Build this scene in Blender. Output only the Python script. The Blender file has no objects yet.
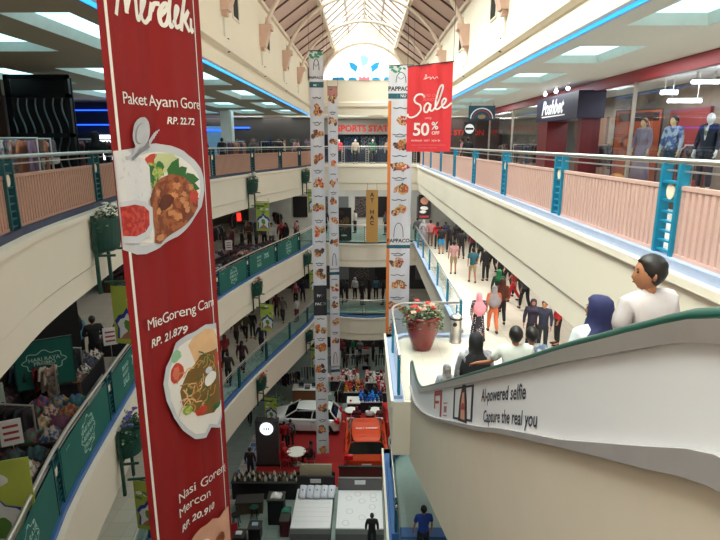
import bpy, bmesh, math, random
from mathutils import Vector, Matrix
random.seed(7)
PI = math.pi
COL = bpy.context.scene.collection
EYE = 16.4                       # camera height; ground 0, galleries at 5, 10, 15
Z2, Z3, Z4 = 5.0, 10.0, 15.0
FAR = 35.5
# ------------------------------------------------------------------ materials
def lin(h):
    if isinstance(h, tuple): return h
    h = h.lstrip('#'); c = [int(h[i:i+2], 16)/255 for i in (0, 2, 4)]
    return tuple(((x+.055)/1.055)**2.4 if x > .04045 else x/12.92 for x in c)
_M = {}
def M(key, color='#888888', rough=.6, metal=0., vary=.10, scale=6., emit=0., bump=0., coat=0., color2=None):
    if key in _M: return _M[key]
    m = bpy.data.materials.new(key); m.use_nodes = True
    nt = m.node_tree; b = nt.nodes['Principled BSDF']
    c = lin(color)
    tc = nt.nodes.new('ShaderNodeTexCoord'); nz = nt.nodes.new('ShaderNodeTexNoise')
    nz.inputs['Scale'].default_value = scale; nz.inputs['Detail'].default_value = 3
    nt.links.new(tc.outputs['Object'], nz.inputs['Vector'])
    mx = nt.nodes.new('ShaderNodeMix'); mx.data_type = 'RGBA'
    c2 = lin(color2) if color2 else tuple(min(1, x*(1+vary)) for x in c)
    c1 = c if color2 else tuple(x*(1-vary) for x in c)
    mx.inputs[6].default_value = (*c1, 1); mx.inputs[7].default_value = (*c2, 1)
    if color2:
        rp = nt.nodes.new('ShaderNodeMapRange'); rp.inputs[1].default_value = .45; rp.inputs[2].default_value = .55
        nt.links.new(nz.outputs['Fac'], rp.inputs[0]); nt.links.new(rp.outputs[0], mx.inputs[0])
    else: nt.links.new(nz.outputs['Fac'], mx.inputs[0])
    nt.links.new(mx.outputs[2], b.inputs['Base Color'])
    b.inputs['Roughness'].default_value = rough; b.inputs['Metallic'].default_value = metal
    if coat: b.inputs['Coat Weight'].default_value = coat
    if emit:
        b.inputs['Emission Color'].default_value = (*c, 1); b.inputs['Emission Strength'].default_value = emit
    if bump:
        bp = nt.nodes.new('ShaderNodeBump'); bp.inputs['Strength'].default_value = bump
        n2 = nt.nodes.new('ShaderNodeTexNoise'); n2.inputs['Scale'].default_value = 120
        nt.links.new(tc.outputs['Object'], n2.inputs['Vector'])
        nt.links.new(n2.outputs['Fac'], bp.inputs['Height']); nt.links.new(bp.outputs['Normal'], b.inputs['Normal'])
    _M[key] = m; return m
def brickmat(key, c1, c2, mortar, sx, sy, rough=.4, off=0., msize=.02):
    m = bpy.data.materials.new(key); m.use_nodes = True
    nt = m.node_tree; b = nt.nodes['Principled BSDF']
    tc = nt.nodes.new('ShaderNodeTexCoord'); br = nt.nodes.new('ShaderNodeTexBrick')
    br.offset = off
    br.inputs['Color1'].default_value = (*lin(c1), 1); br.inputs['Color2'].default_value = (*lin(c2), 1)
    br.inputs['Mortar'].default_value = (*lin(mortar), 1); br.inputs['Scale'].default_value = 1
    br.inputs['Mortar Size'].default_value = msize
    br.inputs['Brick Width'].default_value = sx; br.inputs['Row Height'].default_value = sy
    nt.links.new(tc.outputs['Object'], br.inputs['Vector']); nt.links.new(br.outputs['Color'], b.inputs['Base Color'])
    b.inputs['Roughness'].default_value = rough
    _M[key] = m; return m
def glassmat(key, tint=(.94, .98, 1.), refl=.10, rough=.02):
    m = bpy.data.materials.new(key); m.use_nodes = True
    nt = m.node_tree; nt.nodes.clear()
    o = nt.nodes.new('ShaderNodeOutputMaterial'); mx = nt.nodes.new('ShaderNodeMixShader')
    t = nt.nodes.new('ShaderNodeBsdfTransparent'); g = nt.nodes.new('ShaderNodeBsdfGlossy')
    fr = nt.nodes.new('ShaderNodeMath'); lw = nt.nodes.new('ShaderNodeLayerWeight'); lw.inputs[0].default_value = .5; p4 = nt.nodes.new('ShaderNodeMath'); p4.operation = 'POWER'; p4.inputs[1].default_value = 4.; fr.operation = 'MULTIPLY'; fr.inputs[1].default_value = .45; nt.links.new(lw.outputs['Facing'], p4.inputs[0]); nt.links.new(p4.outputs[0], fr.inputs[0])
    ad = nt.nodes.new('ShaderNodeMath'); ad.operation = 'ADD'; ad.inputs[1].default_value = refl; ad.use_clamp = True
    t.inputs[0].default_value = (*tint, 1); g.inputs['Roughness'].default_value = rough
    nt.links.new(fr.outputs[0], ad.inputs[0]); nt.links.new(ad.outputs[0], mx.inputs[0])
    nt.links.new(t.outputs[0], mx.inputs[1]); nt.links.new(g.outputs[0], mx.inputs[2])
    nt.links.new(mx.outputs[0], o.inputs[0]); _M[key] = m; return m
CREAM = M('cream_plaster', '#e7dccb', .75, vary=.04, scale=.8)
CREAM2 = M('cream_render', '#d0c2b0', .85, vary=.05, scale=2, bump=.25)
WHITE = M('white_paint', '#e8e6e0', .6, vary=.03)
CEILL = M('gallery_ceiling_shaded', '#94846f', .8, vary=.04, scale=1)  # brown-grey tone includes the shade over the left ceiling
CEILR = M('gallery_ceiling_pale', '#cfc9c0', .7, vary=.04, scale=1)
BLUEP_SHADE = M('shaded_blue_plinth', '#2b3350', .5)  # blue plinth paint with the left side's shade put into the colour
BLUEP = M('blue_plinth', '#3c66a0', .5)
BLUEP_LIT = M('lit_blue_plinth', '#9eacca', .5)  # same blue plinth paint made paler, the right side's light mixed in
TEAL = M('teal_paint', '#0a7fa0', .45)
TEALD = M('dark_teal_paint', '#0f4c52', .45)
TEALG = M('green_paint', '#124238', .5)
STEEL = M('brushed_steel', '#c9c6c0', .35, .85, vary=.05)
PINKP = M('pink_pickets', '#cda79b', .6, vary=.04)
PINKD = M('brown_pink_pickets', '#b98b78', .6, vary=.05)
IVORY = M('ivory_disc', '#eadcc4', .5)
ROOFP = M('roof_panel', '#c8aaa0', .8, vary=.06)
ROOFB = M('roof_beam', '#5a4038', .7)
RIBM = M('arch_rib', '#e0cdbd', .6, vary=.03)
CORB = M('corbel_pink', '#d8b5a4', .7)
DARK = M('dark_void', '#15120f', .8)
BROWN = M('dark_brown_wood', '#3a2419', .6, vary=.25, scale=3)
BLACK = M('black', '#101012', .5)
GLASS = glassmat('clear_glass', refl=.03)
GLASST = glassmat('teal_glass', (.70, .86, .88), .04)
SKYGL = glassmat('skylight_glass', (.66, .70, .68), .02)
MARBLE = brickmat('pale_tile', '#d9d4c6', '#d2ccbd', '#c3bcac', .6, .6, .25, 0, .008)
GFLOOR = brickmat('ground_tile', '#8a9a94', '#82928c', '#707f79', .6, .6, .3, 0, .01)
CHECK = brickmat('blue_checker', '#2a5fa8', '#c9b79c', '#cfd6da', .55, .42, .35, .5, .02)
# ------------------------------------------------------------------ mesh builder
class MB:
    def __init__(s): s.V = []; s.F = []; s.I = []
    def add(s, v, f, mi=0):
        n = len(s.V); s.V += [tuple(p) for p in v]; s.F += [tuple(i+n for i in q) for q in f]; s.I += [mi]*len(f); return s
    def box(s, cx, cy, cz, sx, sy, sz, rz=0, mi=0, rx=0, ry=0):
        R = Matrix.Rotation(rz, 3, 'Z') @ Matrix.Rotation(ry, 3, 'Y') @ Matrix.Rotation(rx, 3, 'X')
        v = [R @ Vector((a*sx/2, b*sy/2, c*sz/2)) + Vector((cx, cy, cz)) for a in (-1, 1) for b in (-1, 1) for c in (-1, 1)]
        return s.add(v, [(0, 1, 3, 2), (4, 6, 7, 5), (0, 4, 5, 1), (2, 3, 7, 6), (0, 2, 6, 4), (1, 5, 7, 3)], mi)
    def bb(s, x0, x1, y0, y1, z0, z1, mi=0):
        return s.box((x0+x1)/2, (y0+y1)/2, (z0+z1)/2, abs(x1-x0), abs(y1-y0), abs(z1-z0), mi=mi)
    def tube(s, pts, r, n=8, mi=0, cap=True):
        P = [Vector(p) for p in pts]; rs = r if isinstance(r, (list, tuple)) else [r]*len(P)
        rings = []; up = None
        for i, p in enumerate(P):
            d = (P[min(i+1, len(P)-1)]-P[max(i-1, 0)])
            d = d.normalized() if d.length > 1e-9 else Vector((0, 0, 1))
            if up is None:
                up = Vector((0, 0, 1)) if abs(d.z) < .9 else Vector((1, 0, 0))
            x = d.cross(up).normalized(); up = x.cross(d).normalized()
            rings.append([p + (x*math.cos(2*PI*k/n)+up*math.sin(2*PI*k/n))*rs[i] for k in range(n)])
        v = [q for rg in rings for q in rg]; f = []
        for i in range(len(P)-1):
            for k in range(n):
                f.append((i*n+k, i*n+(k+1) % n, (i+1)*n+(k+1) % n, (i+1)*n+k))
        if cap: f.append(tuple(range(n-1, -1, -1))); f.append(tuple((len(P)-1)*n+k for k in range(n)))
        return s.add(v, f, mi)
    def lathe(s, prof, cx=0, cy=0, cz=0, n=20, mi=0, sx=1, sy=1):
        v = []; f = []
        for r, z in prof:
            for k in range(n): v.append((cx+r*sx*math.cos(2*PI*k/n), cy+r*sy*math.sin(2*PI*k/n), cz+z))
        for i in range(len(prof)-1):
            for k in range(n): f.append((i*n+k, i*n+(k+1) % n, (i+1)*n+(k+1) % n, (i+1)*n+k))
        f.append(tuple(range(n-1, -1, -1))); f.append(tuple((len(prof)-1)*n+k for k in range(n)))
        return s.add(v, f, mi)
    def ball(s, cx, cy, cz, rx, ry=None, rz=None, n=12, mi=0):
        ry = ry or rx; rz = rz or rx; m = max(4, n//2); v = [(cx, cy, cz-rz)]; f = []
        for i in range(1, m):
            a = -PI/2+PI*i/m
            for k in range(n):
                b = 2*PI*k/n; v.append((cx+rx*math.cos(a)*math.cos(b), cy+ry*math.cos(a)*math.sin(b), cz+rz*math.sin(a)))
        v.append((cx, cy, cz+rz))
        for k in range(n): f.append((0, 1+(k+1) % n, 1+k)); f.append((len(v)-1, len(v)-1-n+k, len(v)-1-n+(k+1) % n))
        for i in range(m-2):
            for k in range(n): f.append((1+i*n+k, 1+i*n+(k+1) % n, 1+(i+1)*n+(k+1) % n, 1+(i+1)*n+k))
        return s.add(v, f, mi)
    def prism(s, poly, axis, a, b, mi=0):
        # poly 2d, extruded along axis: 'x' poly=(y,z); 'y' poly=(x,z); 'z' poly=(x,y)
        def mk(p, t):
            return (t, p[0], p[1]) if axis == 'x' else ((p[0], t, p[1]) if axis == 'y' else (p[0], p[1], t))
        n = len(poly); v = [mk(p, a) for p in poly]+[mk(p, b) for p in poly]
        f = [tuple(range(n-1, -1, -1)), tuple(range(n, 2*n))]+[(i, (i+1) % n, n+(i+1) % n, n+i) for i in range(n)]
        return s.add(v, f, mi)
    def sweep(s, path, prof, mi=0, mis=None):
        # path: plan polyline (x,y); prof: closed loop of (offset to the outside, z)
        n = len(path); L = []
        for i in range(n):
            a = Vector(path[max(i-1, 0)]); b = Vector(path[min(i+1, n-1)]); d = (b-a).normalized()
            L.append(Vector((-d.y, d.x)))
        k = len(prof); v = []
        for i in range(n):
            for o, z in prof: v.append((path[i][0]+L[i].x*o, path[i][1]+L[i].y*o, z))
        for i in range(n-1):
            for j in range(k):
                j2 = (j+1) % k
                s.add([v[i*k+j], v[i*k+j2], v[(i+1)*k+j2], v[(i+1)*k+j]], [(0, 1, 2, 3)], mis[j] if mis else mi)
        s.add([v[j] for j in range(k)], [tuple(range(k))], mi); s.add([v[(n-1)*k+j] for j in range(k)], [tuple(range(k-1, -1, -1))], mi)
        return s
    def mesh(s, name, smooth=False, merge=False):
        me = bpy.data.meshes.new(name); me.from_pydata(s.V, [], s.F)
        me.polygons.foreach_set('material_index', s.I)
        bm = bmesh.new(); bm.from_mesh(me)
        if merge: bmesh.ops.remove_doubles(bm, verts=bm.verts, dist=1e-5)
        bmesh.ops.recalc_face_normals(bm, faces=bm.faces)
        bm.to_mesh(me); bm.free()
        if smooth: me.polygons.foreach_set('use_smooth', [True]*len(me.polygons))
        me.update(); return me
    def build(s, name, mats, parent=None, smooth=False, world=False, merge=False):
        if parent is not None and world:
            I = Matrix.Translation(parent.location) @ parent.rotation_euler.to_matrix().to_4x4(); I.invert()
            s.V = [tuple(I @ Vector(p)) for p in s.V]
        me = s.mesh(name, smooth, merge or False)
        for m in (mats if isinstance(mats, (list, tuple)) else [mats]): me.materials.append(m)
        o = bpy.data.objects.new(name, me); COL.objects.link(o)
        if parent is not None: o.parent = parent
        return o
def thing(name, label, cat, loc=(0, 0, 0), rz=0, group=None):
    o = bpy.data.objects.new(name, None); COL.objects.link(o); o.empty_display_size = .1
    o.location = loc; o.rotation_euler = (0, 0, rz); o['label'] = label; o['category'] = cat
    if group: o['group'] = group
    return o
def tag(o, label, cat, group=None, kind=None):
    o['label'] = label; o['category'] = cat
    if group: o['group'] = group
    if kind: o['kind'] = kind
    return o
def struct(name, mb, mats, smooth=False):
    o = mb.build(name, mats, smooth=smooth); o['kind'] = 'structure'; return o
def dup(root, loc=None, rz=None, label=None, group=None):
    def cp(o, par):
        c = o.copy(); COL.objects.link(c)
        if par is not None: c.parent = par
        for ch in list(o.children): cp(ch, c)
        return c
    r = cp(root, None)
    if loc: r.location = loc
    if rz is not None: r.rotation_euler = (0, 0, rz)
    if label: r['label'] = label
    if group: r['group'] = group
    return r
# ------------------------------------------------------------------ flat drawing on sheets
_T = {}
def text2d(body, size=1., shear=0., off=0., align='LEFT', space=1.):
    k = (body, size, shear, off, align, space)
    if k not in _T:
        c = bpy.data.curves.new('txt', 'FONT'); c.body = body; c.size = size; c.shear = shear; c.offset = off
        c.align_x = align; c.space_character = space; c.resolution_u = 3
        o = bpy.data.objects.new('txt', c); COL.objects.link(o)
        bpy.context.view_layer.update()
        me = bpy.data.meshes.new_from_object(o)
        _T[k] = ([(v.co.x, v.co.y) for v in me.vertices], [tuple(p.vertices) for p in me.polygons])
        bpy.data.objects.remove(o); bpy.data.curves.remove(c); bpy.data.meshes.remove(me)
    return _T[k]
def stroke2d(pts, w, n=6):
    # smooth ribbon through points; w width (float or per point)
    P = [Vector(p) for p in pts]; Q = []; W = w if isinstance(w, (list, tuple)) else [w]*len(P); WW = []
    for i in range(len(P)-1):
        p0 = P[max(i-1, 0)]; p1 = P[i]; p2 = P[i+1]; p3 = P[min(i+2, len(P)-1)]
        for k in range(n):
            t = k/n
            Q.append(.5*((2*p1)+(p2-p0)*t+(2*p0-5*p1+4*p2-p3)*t*t+(3*p1-p0-3*p2+p3)*t**3)); WW.append(W[i]*(1-t)+W[i+1]*t)
    Q.append(P[-1]); WW.append(W[-1]); v = []; f = []
    for i, q in enumerate(Q):
        d = (Q[min(i+1, len(Q)-1)]-Q[max(i-1, 0)]); d = d.normalized() if d.length else Vector((1, 0))
        nn = Vector((-d.y, d.x))*WW[i]/2; v += [tuple(q+nn), tuple(q-nn)]
    for i in range(len(Q)-1): f.append((2*i, 2*i+1, 2*i+3, 2*i+2))
    return v, f
def blob2d(cx, cy, rx, ry, n=18, j=.1, seed=0, rot=0):
    r = random.Random(seed); o = []
    for k in range(n):
        a = 2*PI*k/n; q = 1+r.uniform(-j, j); x = rx*q*math.cos(a); y = ry*q*math.sin(a)
        o.append((cx+x*math.cos(rot)-y*math.sin(rot), cy+x*math.sin(rot)+y*math.cos(rot)))
    return o
class Sheet:
    """a cloth or panel; fmap(u,v,h)->3D point, h height above the front face; cuts = u lines where the surface bends"""
    def __init__(s, fmap, cuts, parent=None):
        s.f = fmap; s.cuts = cuts; s.mb = MB(); s.mats = []; s.layer = .003; s.step = .00012
    def mi(s, m):
        if m not in s.mats: s.mats.append(m)
        return s.mats.index(m)
    def put(s, v, f, mat, at=(0, 0), sc=1., rot=0., clip=None):
        c, sn = math.cos(rot), math.sin(rot)
        v = [(at[0]+sc*(x*c-y*sn), at[1]+sc*(x*sn+y*c)) for x, y in v]
        bm = bmesh.new(); bv = [bm.verts.new((x, y, 0)) for x, y in v]
        for q in f:
            try: bm.faces.new([bv[i] for i in q])
            except ValueError: pass
        bmesh.ops.triangulate(bm, faces=[q for q in bm.faces if len(q.verts) > 4])
        xs = [x for x, y in v]
        for u in s.cuts:
            if min(xs) < u < max(xs):
                bmesh.ops.bisect_plane(bm, geom=bm.verts[:]+bm.edges[:]+bm.faces[:], plane_co=(u, 0, 0), plane_no=(1, 0, 0))
        if clip:
            for co, no in (((clip[0], 0, 0), (-1, 0, 0)), ((clip[1], 0, 0), (1, 0, 0))):
                bmesh.ops.bisect_plane(bm, geom=bm.verts[:]+bm.edges[:]+bm.faces[:], plane_co=co, plane_no=no, clear_outer=True)
        bm.verts.index_update()
        h = s.layer
        s.mb.add([s.f(q.co.x, q.co.y, h) for q in bm.verts], [tuple(x.index for x in q.verts) for q in bm.faces], s.mi(mat)); bm.free()
        s.layer += s.step
        return s
    def poly(s, pts, mat, **k): return s.put(pts, [tuple(range(len(pts)))], mat, **k)
    def rect(s, u0, u1, v0, v1, mat, **k): return s.poly([(u0, v0), (u1, v0), (u1, v1), (u0, v1)], mat, **k)
    def text(s, body, u, v, size, mat, shear=0., off=0., align='LEFT', rot=0., space=1., clip=None):
        a, b = text2d(body, size, shear, off*size, align, space); return s.put(a, b, mat, at=(u, v), rot=rot, clip=clip)
    def stroke(s, pts, w, mat, **k):
        a, b = stroke2d(pts, w); return s.put(a, b, mat, **k)
    def blob(s, cx, cy, rx, ry, mat, clip=None, **k): return s.poly(blob2d(cx, cy, rx, ry, **k), mat, clip=clip)
    def done(s, name, parent, world=True): return s.mb.build(name, s.mats, parent, world=world)
def cloth_body(fmap, us, vs, th=.004):
    mb = MB(); nu, nv = len(us), len(vs)
    fr = [fmap(u, v, 0) for v in vs for u in us]; bk = [fmap(u, v, -th) for v in vs for u in us]
    f = []
    for j in range(nv-1):
        for i in range(nu-1):
            a = j*nu+i; f.append((a, a+1, a+nu+1, a+nu)); f.append((nu*nv+a, nu*nv+a+nu, nu*nv+a+nu+1, nu*nv+a+1))
    N = nu*nv
    for i in range(nu-1): f.append((i, N+i, N+i+1, i+1)); a = (nv-1)*nu+i; f.append((a, a+1, N+a+1, N+a))
    for j in range(nv-1): a = j*nu; f.append((a, a+nu, N+a+nu, N+a)); a = j*nu+nu-1; f.append((a, N+a, N+a+nu, a+nu))
    mb.add(fr+bk, f); return mb
def planar(P, D, fold=None):
    """map for a vertical sheet: P=(x,y,z) of u=0,v=0 ; D=(dx,dy) horizontal direction; front faces left-hand normal towards the camera"""
    L = math.hypot(*D); dx, dy = D[0]/L, D[1]/L; nx, ny = dy, -dx
    def f(u, v, h):
        w = (fold(u, v) if fold else 0)+h
        return (P[0]+dx*u+nx*w, P[1]+dy*u+ny*w, P[2]+v)
    return f
def frange(a, b, n): return [a+(b-a)*i/n for i in range(n+1)]
# ------------------------------------------------------------------ camera
cd = bpy.data.cameras.new('camera'); cam = bpy.data.objects.new('camera', cd); COL.objects.link(cam)
cam.location = (0, 0, EYE); cam.rotation_euler = (math.radians(90-13.2), 0, math.radians(.42))
cd.sensor_width = 36; cd.lens = 27; cd.clip_start = .05; cd.clip_end = 300
bpy.context.scene.camera = cam
# plan of the atrium edge on the left side
LEFT = [(-3, -2.0), (-0, -3.4), (3, -4.0), (6, -4.6), (8.5, -5.3), (11, -5.75), (14.5, -6.25), (18, -6.35), (22, -6.05), (26, -5.3), (30, -4.3), (33, -3.55), (FAR, -3.1)]
def XL(y):
    k = [p[0] for p in LEFT]; y = max(k[0], min(k[-1], y))
    for i in range(len(k)-1):
        if k[i] <= y <= k[i+1]: break
    p1, p2 = LEFT[i], LEFT[i+1]; p0 = LEFT[max(i-1, 0)]; p3 = LEFT[min(i+2, len(LEFT)-1)]
    t = (y-p1[0])/(p2[0]-p1[0]); h = p2[0]-p1[0]
    m1 = (p2[1]-p0[1])/(p2[0]-p0[0])*h; m2 = (p3[1]-p1[1])/(p3[0]-p1[0])*h
    return (2*t**3-3*t*t+1)*p1[1]+(t**3-2*t*t+t)*m1+(-2*t**3+3*t*t)*p2[1]+(t**3-t*t)*m2
lpath = [(XL(y), y) for y in frange(-2, FAR, 50)]
XR = 3.5
def ltan(y):
    a = Vector((XL(y+.1)-XL(y-.1), .2)).normalized(); return a
# ------------------------------------------------------------------ setting: slabs, fascias, ceilings
XW, XE = -13.5, 7.0   # outer walls of the galleries
def slab_left(name, z):
    mb = MB()
    n = len(lpath)
    for zz, up in ((z, True), (z-1.58, False)):
        for i in range(n-1):
            (x0, y0), (x1, y1) = lpath[i], lpath[i+1]; x0 -= .19; x1 -= .19
            mb.add([(x0, y0, zz), (x1, y1, zz), (XW, y1, zz), (XW, y0, zz)], [(0, 1, 2, 3)], 1 if up else 2)
    struct(name, mb, [CREAM, MARBLE, CEILR])
FPROF = lambda z: [(0, z-1.58), (-.0, z-1.15), (.03, z-1.15), (.03, z-1.12), (-.03, z-1.12), (-.05, z-.12), (-.10, z-.1), (-.10, z), (.2, z-.001), (.2, z-1.579)]
for i, z in enumerate((Z4, Z3, Z2)):
    slab_left('floor.%03d' % (i+1), z)
    struct('trim_%d' % (i+1), MB().sweep([(x, y) for x, y in lpath], FPROF(z)), CREAM)
    # right side
    mb = MB(); mb.bb(XR+.2, 10, -2, FAR, z-.05, z, 0); mb.bb(XR+.2, 10, -2, FAR, z-1.58, z-1.5, 1)
    struct('floor.%03d' % (i+4), mb, [MARBLE, CEILR])
    struct('trim_%d' % (i+4), MB().sweep([(XR, FAR), (XR, 20), (XR, -2)], FPROF(z)), CREAM)
    mb = MB(); mb.bb(XW, 10, FAR+.2, 44, z-.05, z, 0); mb.bb(XW, 10, FAR+.2, 44, z-1.58, z-1.5, 1)
    struct('floor.%03d' % (i+7), mb, [MARBLE, CEILR])
    fp = [(-3.1, FAR), (XR, FAR)] if z == Z4 else [(-3.1+6.6*t, FAR-(.7 if z == Z3 else 1.0)*math.sin(PI*t)) for t in frange(0, 1, 12)]
    struct('trim_%d' % (i+7), MB().sweep(fp, FPROF(z)), CREAM)
struct('floor', MB().bb(XW, 10, -4, 44, -.1, 0), GFLOOR)
struct('trim_20', MB().bb(XW, XL(30), FAR, FAR+.2, 0, .1), CREAM)
# bridge the photographer stands on
struct('floor.010', MB().bb(-4.2, 3.7, -4, .2, Z4-1.5, Z4-.002), MARBLE)
# outer walls
WALLD = M('shop_wall_dark', '#4a4038', .8, vary=.2, scale=.7)
WALLM = M('shop_wall_mid', '#8b8378', .8, vary=.15, scale=.7)
struct('wall_left', MB().bb(XW-.2, XW, -4, 44, 0, 19), WALLD)
struct('wall_right', MB().bb(10, 10.2, -4, 44, 0, 19), WALLM)
struct('wall_back', MB().bb(XW, 10, 44, 44.2, 0, 19), WALLM)
struct('wall_front', MB().bb(XW, 10, -4.2, -4, 0, 24), CREAM)
# top gallery ceilings with recessed light coffers
ZC = 18.15
LTRAY = [(x0, x1, y0, y0+w) for x0, x1, w in ((-5.05, -4.05, 3.9), (-7.4, -5.95, 3.6), (-10.2, -8.6, 3.4)) for y0 in (2.4, 8.0 if x0 > -5.2 else 7.6, 13.6, 19.2, 24.8, 30.2)]
RTRAY = [(4.0, 5.25, y0, y0+2.2) for y0 in (2.7, 6.7, 10.7, 14.7, 18.7, 22.7, 26.7, 30.7)]
FTRAY = [(x0, x0+2.2, 37.0, 38.2) for x0 in (-9, -5.4, -1.9, 1.3, 4.9)]
def ceiling(name, x0, x1, y0, y1, holes, mat):
    xs = sorted({x0, x1}|{h[0] for h in holes}|{h[1] for h in holes}); ys = sorted({y0, y1}|{h[2] for h in holes}|{h[3] for h in holes})
    mb = MB()
    for a, b in zip(xs, xs[1:]):
        for c, d in zip(ys, ys[1:]):
            mx, my = (a+b)/2, (c+d)/2
            if any(h[0] < mx < h[1] and h[2] < my < h[3] for h in holes): continue
            mb.add([(a, c, ZC), (b, c, ZC), (b, d, ZC), (a, d, ZC)], [(0, 1, 2, 3)])
    struct(name, mb, mat)
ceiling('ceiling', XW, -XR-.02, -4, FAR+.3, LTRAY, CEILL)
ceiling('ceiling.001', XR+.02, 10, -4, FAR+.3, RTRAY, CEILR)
ceiling('ceiling.002', XW, 10, FAR+.3, 44, FTRAY, CEILR)
DIFF = M('cyan_white_diffuser', '#b4e6f0', .4, emit=1.2, vary=.15, scale=1.2)
DIFF2 = M('white_diffuser', '#f2f4ea', .4, emit=4.0)
TRIML = M('coffer_sides', '#c8d2cc', .6)
def coffers(trays, lab, grp, dm):
    for x0, x1, y0, y1 in trays:
        t = thing('ceiling_light', lab, 'ceiling light', ((x0+x1)/2, (y0+y1)/2, ZC), 0, grp)
        w, l, h, i = (x1-x0)/2, (y1-y0)/2, .16, .10
        m = MB(); lo = [(-w, -l, 0), (w, -l, 0), (w, l, 0), (-w, l, 0)]; hi = [(-w+i, -l+i, h), (w-i, -l+i, h), (w-i, l-i, h), (-w+i, l-i, h)]
        m.add(lo+hi, [(k, (k+1) % 4, 4+(k+1) % 4, 4+k) for k in range(4)])
        lo2 = [(a*1.001, b*1.001, .0) for a, b, c in lo]; hi2 = [(a, b, h+.02) for a, b, c in lo]
        m.add(lo2+hi2, [(k, (k+1) % 4, 4+(k+1) % 4, 4+k) for k in range(4)]); m.build('frame', TRIML, t)
        MB().bb(-w+i*.9, w-i*.9, -l+i*.9, l-i*.9, h, h+.03).build('diffuser', dm, t)
coffers(LTRAY, 'recessed coffer in the dim left gallery ceiling with a cyan lit panel', 'left ceiling coffers', DIFF)
coffers(RTRAY, 'recessed coffer in the pale right gallery ceiling with a cyan lit panel', 'right ceiling coffers', DIFF)
coffers(FTRAY, 'recessed white light in the ceiling above the far gallery', 'far ceiling lights', DIFF2)
# cornices, LED strips and clerestory walls
LED = M('blue_led_strip', '#2090f0', .4, emit=1.3, vary=.02)
CPROF = [(0, ZC), (-.12, ZC+.02), (-.12, ZC+.34), (-.02, ZC+.38), (-.02, ZC+.46), (-.16, ZC+.5), (-.16, ZC+.74), (0, ZC+.8), (.1, ZC+.8), (.1, ZC+.78), (.1, ZC)]
ATR = [(-XR, -3), (-XR, FAR)], [(XR, FAR), (XR, -3)], [(-XR, FAR), (XR, FAR)]
struct('trim_11', MB().sweep(ATR[0], CPROF), CREAM); struct('trim_12', MB().sweep(ATR[1], CPROF), CREAM)
struct('trim_13', MB().sweep(ATR[2], CPROF), CREAM)
for n, (x, s) in enumerate(((-XR, 1), (XR, -1))):
    o = MB().bb(x-s*.005, x+s*.04, -2, FAR-.3, ZC-.035, ZC+.012).build('led_strip', LED)
    tag(o, ['blue glowing strip along the left gallery ceiling edge', 'blue glowing strip along the right gallery ceiling edge'][n], 'light strip')
ZW = EYE+4.65
for n, s in enumerate((-1, 1)):
    x = s*XR; mb = MB(); mb.bb(x, x+s*.2, -3, FAR, ZC+.78, ZW+.1)
    y = 9.5
    struct('wall_%s.001' % ('left', 'right')[n], mb, CREAM)
    k = 0
    for y0 in (9.3, 14.4, 19.5, 24.7, 29.9):
        mb = MB(); mb.bb(x-s*.002, x-s*.05, y0-.015, y0+.015, ZC+.8, EYE+3.2)
        struct('trim_%d' % (20+k*2+n+1), mb, WHITE)
        # slot window beside each rib
        w = MB(); w.bb(x-s*.01, x+s*.05, y0+1.1, y0+1.75, EYE+3.3, EYE+4.3)
        o = w.build('window_%d' % (1+k*2+n), DARK); o['kind'] = 'structure'; k += 1
        f = MB()
        for a, b, c, d in ((1.05, 1.1, 3.25, 4.35), (1.75, 1.8, 3.25, 4.35), (1.1, 1.75, 3.25, 3.3), (1.1, 1.75, 4.3, 4.35)): f.bb(x-s*.03, x+s*.02, y0+a, y0+b, EYE+c, EYE+d)
        f.build('window_frame', CREAM, o, world=True)
# far end wall with arched window
AR = 2.75; ASP = EYE+3.85; rise = 2.15; RR = (AR*AR+rise*rise)/(2*rise); ZCc = ASP+rise-RR
arc = [(x, ZCc+math.sqrt(RR*RR-x*x)) for x in frange(-AR, AR, 28)]
mb = MB(); mb.bb(-XR, XR, FAR, FAR+.3, ZC+.78, ASP)
zr = lambda x: (EYE+4.65+(XR-abs(x))/(XR-1.9)*1.12) if abs(x) > 1.9 else EYE+5.77+(1.9-abs(x))/1.9*1.71
mb.bb(-XR, -AR, FAR, FAR+.3, ASP, EYE+4.65); mb.bb(AR, XR, FAR, FAR+.3, ASP, EYE+4.65)
for sx in (-1, 1):
    mb.prism([(sx*XR, ASP), (sx*XR, ZW), (sx*AR, zr(AR)), (sx*AR, ASP)], 'y', FAR, FAR+.3)
for (xa, za), (xb, zb) in zip(arc, arc[1:]):
    mb.prism([(xa, za), (xb, zb), (xb, zr(xb)), (xa, zr(xa))], 'y', FAR, FAR+.3)
struct('wall_far', mb, CREAM)
PANEW = M('window_sky_glare', '#f4f8ff', .4, emit=1.3, vary=.02)
mb = MB(); mb.prism([(-AR, ASP)]+arc+[(AR, ASP)], 'y', FAR+.12, FAR+.16)
win = mb.build('window_20', SKYGL); win['kind'] = 'structure'
fr = MB(); fr.tube([(x, FAR-.06, z+.02) for x, z in arc], .13, 8); fr.tube([(0, FAR+.08, ASP), (0, FAR+.08, ASP+rise)], .03, 6)
for a in (-1.4, 1.4): fr.tube([(a, FAR+.08, ASP), (a, FAR+.08, ZCc+math.sqrt(RR*RR-a*a))], .02, 6)
fr.build('window_frame', RIBM, win)
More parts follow.
